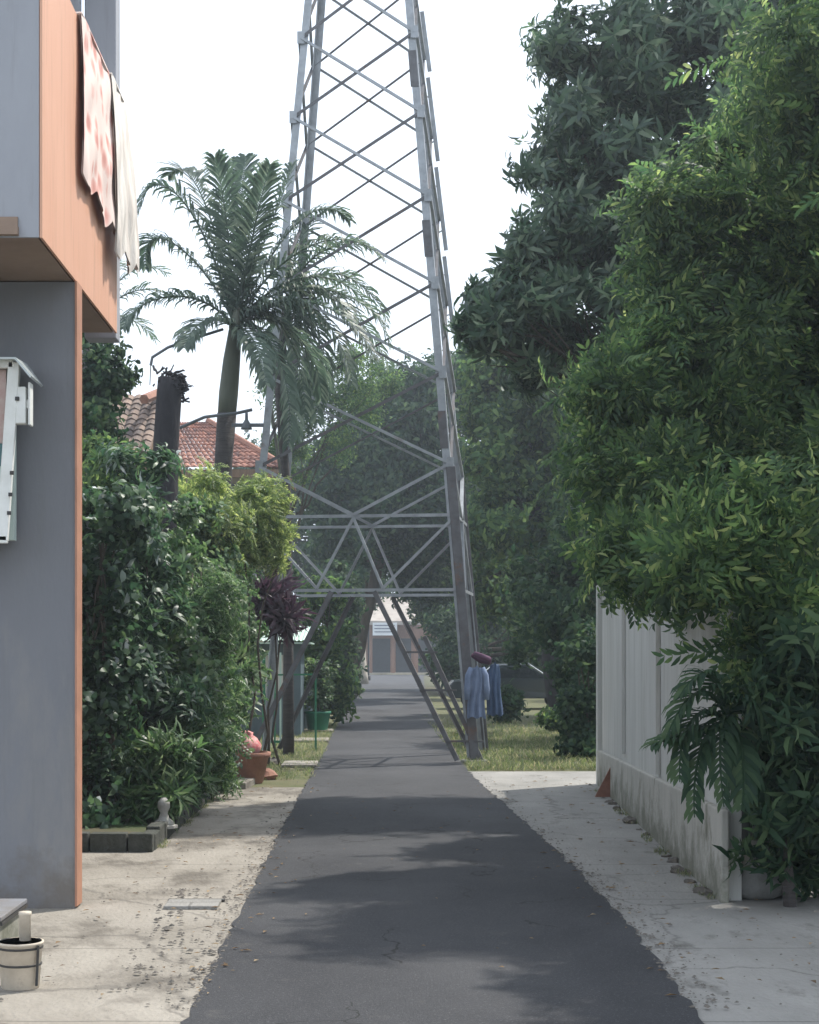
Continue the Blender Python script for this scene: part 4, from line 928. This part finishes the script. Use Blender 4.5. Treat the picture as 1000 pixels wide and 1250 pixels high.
for i, (px, py) in enumerate(((326,952),(334,934),(322,930))):
    c = GX(px, py); r = (.15,.11,.12)[i]; st = MB(c).lathe(c-Vector((0,0,.02)), [(r*.7,0),(r,r*.45),(r*.8,r*.95),(r*.3,r*1.15)], 9).build('rock', M['terra'] if i == 0 else M['stone'])
    for v in st.data.vertices: v.co += Vector((random.gauss(0,.015), random.gauss(0,.015), random.gauss(0,.012)))
    st.data.transform(Matrix.Translation(c)) if False else None; st.location = c
    tag(st, ('reddish rock in front of the terracotta pot', 'grey rock right of the terracotta pot near the lane', 'grey rock just behind the reddish rock')[i], 'rock')
for o_ in [x for x in bpy.data.objects if x.name.startswith('stone')]: pass
c = GX(262, 962); t = thing('framed_panel', (c.x, 20.9, 0), 'small white rectangular framed panel at the far end of the hedge planter', 'frame')
MB((c.x,20.9,0)).box((-2.25,20.85,0),(-1.78,20.95,.05)).box((-2.25,20.85,.36),(-1.78,20.95,.41)).box((-1.83,20.86,.05),(-1.78,20.94,.36)).box((-2.25,20.86,.05),(-2.2,20.94,.36)).build('surround', M['white'], t)
MB((c.x,20.9,0)).box((-2.2,20.88,.05),(-1.83,20.92,.36)).build('panel', M['bluegrey'], t)
o = MB().box((-1.95,20.4,0),(-1.5,23.0,.10)).build('stone_slab', M['pave'], bevel=.02) if False else MB().poly([(-2.0,20.75),(-1.55,20.7),(-1.45,22.1),(-2.0,22.2)], .09, .10).build('stone_slab', M['pave'], None, bevel=.015); tag(o, 'flat pale slab between the planter end and the terracotta pot', 'slab')
p = GX(200, 1000); p.x = P(200,0,15.2).x; p.y = 15.2; p.z = .12
t = thing('white_ornament', p, 'small white stone ornament on the planter among the low plants', 'ornament')
MB(p).lathe(p, [(.09,0),(.10,.03),(.05,.07),(.035,.12),(.06,.17),(.055,.22),(.02,.26)], 14).build('figure', M['sack'], t, smooth=True)
MB(p).lathe(p+Vector((0,0,-.02)), [(.13,0),(.13,.025),(.10,.03)], 14).build('base', M['sack'], t)
# slabs across the verge
for i, (py, a, b_) in enumerate(((905,330,404),(935,345,392),(893,350,425))):
    c = GX((a+b_)/2, py); xa = GX(a,py).x; xb = min(GX(b_,py).x, -.79)
    o = MB().poly([(xa,c.y-.5),(xb,c.y-.55),(xb,c.y+.5),(xa,c.y+.55)], .05, .055).build('crossing_slab', M['pave'], None, bevel=.01)
    tag(o, ('middle pale slab across the left verge below the green gate','nearest pale slab across the left verge by the terracotta pot','farthest pale slab across the left verge in front of the green tub')[i], 'slab', 'slabs across the left verge')
c = Vector((P(388,0,36.3).x, 36.3, .0)); t = thing('green_tub', c, 'green plastic tub holding a plant at the left edge of the lane', 'tub')
MB(c).lathe(c, [(.20,0),(.21,.02),(.28,.40),(.30,.41),(.30,.46),(.27,.46),(.25,.40),(.2,.05)], 22, False).build('body', M['green'], t, smooth=True)
MB(c).lathe(c, [(0,.36),(.26,.36),(.26,.38),(0,.39)], 18).build('soil_fill', M['soil'], t)
ps = [(c.x+random.gauss(0,.12), c.y+random.gauss(0,.12), .5+random.random()*.9) for _ in range(130)]
o = scatter('potted_plant', 'bush', ps, [(random.gauss(0,.5),random.gauss(0,.5),1) for _ in ps], 1.3, LM['shrub2']); tag(o, 'leafy green plant growing in the green plastic tub', 'plant')
mb = MB()
for i in range(5): mb.tube([(c.x,c.y,.36),(c.x+random.gauss(0,.1),c.y+random.gauss(0,.1),1.2)], .01, 5)
st = mb.build('stem', M['bark'], o)
c = Vector((P(366,0,37).x, 37, 0)); t = thing('water_drum', c, 'dark blue-grey drum standing beside the green tub', 'drum')
MB(c).lathe(c, [(.27,0),(.29,.02),(.29,.85),(.27,.88),(0,.88)], 22).build('body', M['bluegrey'], t, smooth=False)
for z in (.28,.58): MB(c).lathe(c+Vector((0,0,z)), [(.29,0),(.302,.015),(.29,.03)], 22, False).build('hoop', M['bluegrey'], t)

# ================================================================== TREES
tree('mango_tree', (5.2, 21.5, 0), .26, (4.6, 21.3, 3.6),
  [LB(840,70,21,130,100), LB(960,40,21,120,110), LB(745,95,21,80,80), LB(715,185,20.6,62,75), LB(690,275,20.4,62,70), LB(655,330,20.2,48,48),
   LB(780,250,20.8,100,100), LB(890,190,21,110,110), LB(620,372,20,50,42), LB(720,380,20.4,90,75), LB(820,380,20.8,110,90), LB(985,220,21,90,120),
   LB(900,-60,21.5,160,90), LB(1080,60,22,120,160), LB(700,450,21,70,50), LB(590,400,20,36,26), (4.3,18.8,4.5,1.2,1.2,.8), (3.9,20.2,5.0,1,1,.8), LB(640,420,20.5,50,36), LB(670,220,20.3,40,50)],  # the two plain-coordinate lobes are hidden boughs added to shade the lane
  9500, 'whorl', 'mango', 'huge mango tree with drooping dark leaves filling the upper right against the sky', sc=1.08, inner=.3, droop=.35)
tree('feathery_tree', (4.1, 14.6, 0), .17, (3.9, 14.4, 2.3),
  [LB(930,215,14.6,80,60), LB(850,280,14.2,70,55), LB(970,330,14.4,80,90), LB(860,380,14,85,70), LB(800,470,13.8,72,55), LB(920,480,14,100,90),
   LB(775,585,13.6,58,58), LB(860,590,13.6,90,85), LB(960,620,13.6,90,110), LB(800,668,13.4,62,48), LB(890,700,13.2,85,70), LB(975,790,13,80,120), LB(1060,500,14.5,90,200), LB(1040,300,14.5,90,120), LB(875,688,11.6,66,36), LB(895,650,10.8,46,46), LB(955,780,11,50,70), LB(800,675,12.2,56,32), LB(955,690,11.2,80,80), (4.6,11.3,4.6,1.0,1.1,.9), (4.7,9.2,4.8,1.1,1.2,.9), (4.4,5.6,4.6,1.2,1.4,.9), (3.7,7.2,5.3,.9,1.1,.7), (5.4,3.4,5.0,1.3,1.6,1.0), (4.3,13,6.2,1.1,1.1,.9), (3.7,16.2,4.6,.9,1.0,.6), (3.5,15.4,3.9,.6,.8,.4), (4.6,7.6,4.9,1.0,1.1,.8), (3.9,10.2,4.9,.7,.9,.6)],  # plain-coordinate lobes: unseen boughs added to shade the pavement, lane and lower leaves
  10000, 'sprig', 'light', 'leafy tree with feathery light green sprays overhanging the concrete wall at right', sc=.95, inner=.3, up=.15, droop=.1)
tree('shade_tree', (3.3, 11.6, 0), .10, (3.1, 11.2, 1.0),
  [LB(975,880,10.8,48,90), LB(965,960,10.9,36,60), LB(1010,960,10.8,60,80), LB(985,1035,11.3,50,45), LB(950,830,10.8,40,50), LB(1020,860,11,60,90), LB(935,1045,10.95,22,30)],
  1900, 'whorl', 'dark', 'dark leafy tree in deep shade at the right edge beyond the wall end', sc=.85, inner=.2, droop=.2)
# trees behind the wall and tower
tree('broadleaf_tree', (5.4, 44, 0), .4, (4.4, 44, 5.0),
  [LB(640,470,42,70,45,1.6), LB(600,540,42,45,60,1.4), LB(670,540,43,80,60,2), LB(640,620,42,60,60,1.8), LB(720,470,44,80,60,2), LB(700,640,43,70,70,2), LB(605,640,42,32,60,1.3), LB(760,560,44,90,90,2), LB(600,440,43,45,35,1), LB(590,700,46,30,50,1.2), LB(640,720,47,60,50,2), LB(690,740,46,50,50,2)],
  8000, 'mass', 'mid', 'broad green tree with a thick dark trunk behind the right leg of the tower', 'tree', 'trees behind the tower', inner=.35, bark='barkdk')
tree('broadleaf_tree', (6.6, 34, 0), .2, (5.9, 34, 2.6),
  [LB(690,720,32,55,60,1.3), LB(720,650,32,60,70,1.3), LB(700,800,31,34,50,1), LB(725,850,29,22,60,.8), LB(760,560,33,70,80,1.5), LB(715,760,30,34,46,1), LB(800,700,32,80,100,1.5), LB(660,740,36,50,60,1.3), (8.5,35,5.5,2,2,1.6), (9.5,30,5.5,2,2,1.6)],  # last two lobes are unseen crown added to shade the verge
  3600, 'mass', 'dark', 'dark leafy tree crowding the far end of the concrete wall', 'tree', 'trees behind the tower', inner=.3, sc=.8)
tree('broadleaf_tree', (-1.0, 62, 0), .3, (.6, 62, 6),
  [LB(500,490,60,70,42,2), LB(455,540,60,60,48,2), LB(530,545,60,60,50,2), LB(490,600,60,90,60,2.5), LB(430,620,60,50,50,2), LB(545,480,61,40,38,2), LB(550,640,60,45,60,2), LB(430,690,58,22,55,1.2), LB(560,465,62,50,30,2), LB(490,660,63,80,40,2), LB(530,700,64,50,30,2), LB(600,690,64,50,60,2), LB(440,560,60,60,50,2)],
  8500, 'mass', 'dark', 'dense dark tree arching over the lane behind the tower', 'tree', 'trees behind the tower', inner=.3, sc=1.25)
tree('broadleaf_tree', (6.2, 84, 0), .4, (5, 84, 6),
  [LB(520,690,80,50,40,2), LB(575,680,80,60,60,3), LB(560,745,78,26,34,2), LB(530,735,80,26,26,2), LB(650,700,80,80,90,3), LB(600,610,82,80,60,3), LB(640,790,78,50,40,2)],
  4500, 'mass', 'mid', 'green tree standing right of the lane far beyond the tower', 'tree', 'trees behind the tower', inner=.35, sc=1.5)
tree('broadleaf_tree', (-9, 84, 0), .4, (-7, 84, 6),
  [LB(380,650,82,70,60,3), LB(330,600,82,70,50,3), LB(400,720,82,40,60,3), LB(270,680,82,80,70,3), LB(430,600,86,60,60,3), LB(180,640,84,90,90,3)],
  4200, 'mass', 'dark', 'dark tree left of the lane far behind the kiosk', 'tree', 'trees behind the tower', inner=.35, sc=1.6)
tree('airy_tree', (-2.9, 48, 0), .14, (-2.4, 48, 5.6),
  [LB(365,480,46,42,40,1.2), LB(420,470,46,45,38,1.2), LB(455,500,47,35,42,1.2), LB(390,540,46,50,45,1.2), LB(345,560,46,30,40,1.2), LB(440,440,46,36,22,1)],
  1500, 'fine', 'mid', 'thin airy tree with small leaves seen through the tower against the sky', inner=.2, sc=1.6, up=.3)
pb3 = Vector((P(352,0,27.6).x, 27.6, 0)); t = thing('palm_tree', pb3, 'shorter slim dark palm with drooping fronds in front of the left tower leg', 'palm tree')
MB(pb3).tube([pb3-Vector((0,0,.1)), P(352,800,27.6), P(350,600,27.6), P(341,480,27.6), P(345,400,27.6), P(352,360,27.6)], [.10,.085,.075,.075,.085,.05], 9, True, .03).build('trunk', M['palmtrunk'], t, smooth=True)
for pts, dy in [([(352,362),(370,310),(410,285),(462,305)], -.5), ([(352,362),(385,320),(440,320),(476,395)], .4), ([(352,362),(380,335),(420,350),(455,440)], -1.),
                ([(352,362),(375,350),(395,400),(402,478)], .5), ([(352,362),(362,380),(372,450),(362,540)], -.7), ([(352,362),(340,380),(330,440),(338,520)], .6),
                ([(352,362),(345,330),(330,300),(310,330)], -.9), ([(352,362),(356,310),(372,270),(392,262)], .8), ([(352,362),(390,345),(440,370),(478,452)], .9), ([(352,362),(372,365),(385,430),(388,520)], -.4)]:
    W = [P(px, py, 27.6 + dy*(i_/3)**1.3) for i_, (px, py) in enumerate(pts)]
    frond(W, .55, LM['palm'], t, pb3, 44, drp=.8, wid=.05)
BG = ['background tree seen left of the red roofed house', 'tree at the far left behind the old tiled house', 'tree just left of the far house roof', 'tree to the right behind the far house', 'tree rising behind the brown veranda pillars of the far house',
 'tree directly behind the pale roof of the far house', 'large tree at the far right beyond the concrete wall', 'mid distance tree right of the lane behind the dark car', 'tree on the right behind the green tree far beyond the tower', 'round tree behind the concrete wall and the feathery tree',
 'dark tree behind the right side verge and the parked car', 'bushy tree just right of the parked car', 'tree close behind the concrete wall under the mango boughs', 'tree left of the lane behind the red roofed house', 'broad tree far left behind the grey house']
tree('hedgerow_tree', (3.6, 70, 0), .2, (3.6, 70, 2), [(3.4,70,2.2,1.2,2,1.8), (5.2,72,2.4,1.6,2,2.0), (7.2,70,2.6,1.8,2,2.2), (9.5,68,2.6,1.8,2,2.2), (12,64,2.6,2,2,2.2)], 4000, 'mass', 'dark',
  'low dark tree behind the parked car right of the lane', 'tree', 'trees behind the tower', inner=.2, sc=1.1)
# distant background trees on both sides (fill the horizon)
for i, (x, y, s) in enumerate(((-22,120,7),(-38,110,8),(-14,160,7),(26,150,8),(14,165,7),(3,170,7),(38,130,9),(15,100,6),(24,95,7),(34,75,8),(13,62,5.5),(20,50,6),(12,33,4.6),(-14,60,4.2),(-24,75,5.5))):
    lo = [(x+random.uniform(-.5,.5)*s, y+random.uniform(-.3,.3)*s, s*random.uniform(.55,1.05), s*.55, s*.5, s*.45) for _ in range(5)]
    if y > 90:
        lo.append((x, y, s*.3, s*.6, s*.4, s*.35))
    tree('background_tree', (x, y, 0), .04*s, (x, y, s*.4), lo, 1500, 'mass', 'dark' if i % 2 else 'mid',
      BG[i], 'tree', 'background trees', inner=.4, sc=2.0 if y > 60 else 1.4)

# palm sprout leaning over the wall at right
sb = Vector((2.85, 11.05, 0)); t = thing('young_palm', sb, 'young palm with drooping fronds in front of the concrete wall at right', 'palm')
MB(sb).tube([sb-Vector((0,0,.05)), P(955,1000,10.95), P(925,930,10.85), P(892,882,10.72)], [.045,.04,.035,.025], 9).build('trunk', M['palmtrunk'], t)
for pts in ([(892,885),(870,820),(835,838),(812,905)], [(892,885),(860,845),(825,880),(830,955)], [(892,885),(868,870),(842,920),(848,998)],
            [(892,885),(885,850),(872,900),(884,985)], [(892,885),(880,800),(850,815),(830,850)], [(892,885),(855,888),(820,900),(795,910)], [(892,885),(905,830),(930,850),(950,920)], [(892,885),(900,880),(915,930),(905,990)]):
    W = [P(px, py, 10.72 - .3*(i/3)) for i, (px, py) in enumerate(pts)]
    W[1].z += .0
    frond(W, .23, LM['dark'], t, sb, 26, .6, wid=.032)

# ================================================================== GRASS, LITTER
def stuff_points(n, f): return np.array([f() for _ in range(n)])
pts = stuff_points(7000, lambda: (random.uniform(1.5,7.0), 24+abs(random.gauss(0,7)), 0.0))
pts = pts[(pts[:,1] < 48)]
o = scatter('grass', 'blade', pts, np.tile((0,0,1.), (len(pts),1))+RS.normal(0,.15,(len(pts),3)), RS.uniform(.6,1.6,len(pts)), LM['grass']); tag(o, 'rough sunlit grass growing round the tower foot and under the trees', 'grass', kind='stuff')
pts = stuff_points(2600, lambda: (random.uniform(-2.2,-.78), random.uniform(22.2,40), 0.0))
o = scatter('grass', 'blade', pts, np.tile((0,0,1.), (len(pts),1))+RS.normal(0,.15,(len(pts),3)), RS.uniform(.4,1.1,len(pts)), LM['grass']); tag(o, 'patchy grass on the narrow left verge beyond the pavement', 'grass', kind='stuff')
# dry leaves
mb = MB()
def dl(x, y, s):
    a = random.uniform(0, 6.28); u = Vector((math.cos(a), math.sin(a), 0)); v = Vector((-u.y, u.x, 0)); c = Vector((x, y, .024))
    mb.add([c-u*s, c+v*s*.35+Vector((0,0,s*.25)), c+u*s, c-v*s*.35+Vector((0,0,s*.15))], [(0,1,2,3)])
for _ in range(330):
    r = random.random()
    if r < .35: dl(random.uniform(-1.9,-.6), random.uniform(8,21), random.uniform(.015,.04))
    elif r < .8: dl(random.uniform(1.4,3.0), random.uniform(8,23), random.uniform(.015,.04))
    else: dl(random.uniform(-.8,1.6), random.uniform(8,23), random.uniform(.01,.025))
for _ in range(90): # crumbs of broken concrete along the left lip
    dl(-.86+random.gauss(0,.12), random.uniform(8,16), random.uniform(.01,.03))
gv = MB()
def peb(x, y, r):
    c = Vector((x, y, .014+r*.2)); a = random.uniform(0, 6.28)
    k = [Vector((math.cos(a+i*1.257), math.sin(a+i*1.257), random.uniform(-.2,.3)))*r*random.uniform(.7,1.2) for i in range(5)]
    gv.add([c+v for v in k]+[c+Vector((0,0,r*random.uniform(.4,.8)))], [(i,(i+1)%5,5) for i in range(5)])
def ex(E, y): return float(np.interp(y, [p[0] for p in E], [p[1] for p in E]))
for _ in range(1700):
    y = 7.8+abs(random.gauss(0, 6)); r = abs(random.gauss(0, .006))+.004
    q = random.random()
    if q < .45: peb(ex(LE, y)-abs(random.gauss(0,.10))+.03, y, r)
    elif q < .85: peb(ex(RE, y)+abs(random.gauss(0,.10))-.03, y, r)
    elif y < 21: peb(random.uniform(-1.9,-.9) if q < .93 else random.uniform(1.6,2.5), y, r*.9)
for _ in range(150):
    y = random.uniform(8.2, 11.8); peb(-1.15-.25*(y-8)*.2+random.gauss(0,.09), y, abs(random.gauss(0,.009))+.005)
tag(gv.build('gravel', M['stone']), 'loose grit and crumbled bits along the edges of the asphalt', 'gravel', kind='stuff')
wp = []
for _ in range(330):
    sx = random.uniform(0, LW); c = Bq+wd*sx+wn*random.uniform(.07,.16)
    if math.sin(sx*2.3)+math.sin(sx*5.1) > .5: wp.append((c.x, c.y, 0))
for _ in range(200):
    y = random.uniform(14.3, 20.5)
    if math.sin(y*3.1)+math.sin(y*7) > .3: wp.append((-1.84+abs(random.gauss(0,.02)), y, 0))
o = scatter('weeds', 'blade', wp, [(random.gauss(0,.2),random.gauss(0,.2),1) for _ in wp], .55, LM['grass']); tag(o, 'small weeds growing along the wall foot and the kerb', 'weeds', kind='stuff')
tag(mb.build('fallen_leaves', M['litter']), 'scattered dry leaves on the lane and pavements', 'fallen leaves', kind='stuff')

# ================================================================== AIR
hz = MB().box((-200, -70, -1.2), (200, 330, 21)).build('haze', None)
hm = bpy.data.materials.new('haze_air'); hm.use_nodes = True; hn = hm.node_tree.nodes; hn.remove(hn['Principled BSDF'])
pv = hn.new('ShaderNodeVolumePrincipled'); pv.inputs['Color'].default_value = (.80, .90, 1, 1); pv.inputs['Density'].default_value = .0014; pv.inputs['Anisotropy'].default_value = .5
hm.node_tree.links.new(pv.outputs[0], hn['Material Output'].inputs['Volume']); hz.data.materials.append(hm)
tag(hz, kind='stuff')
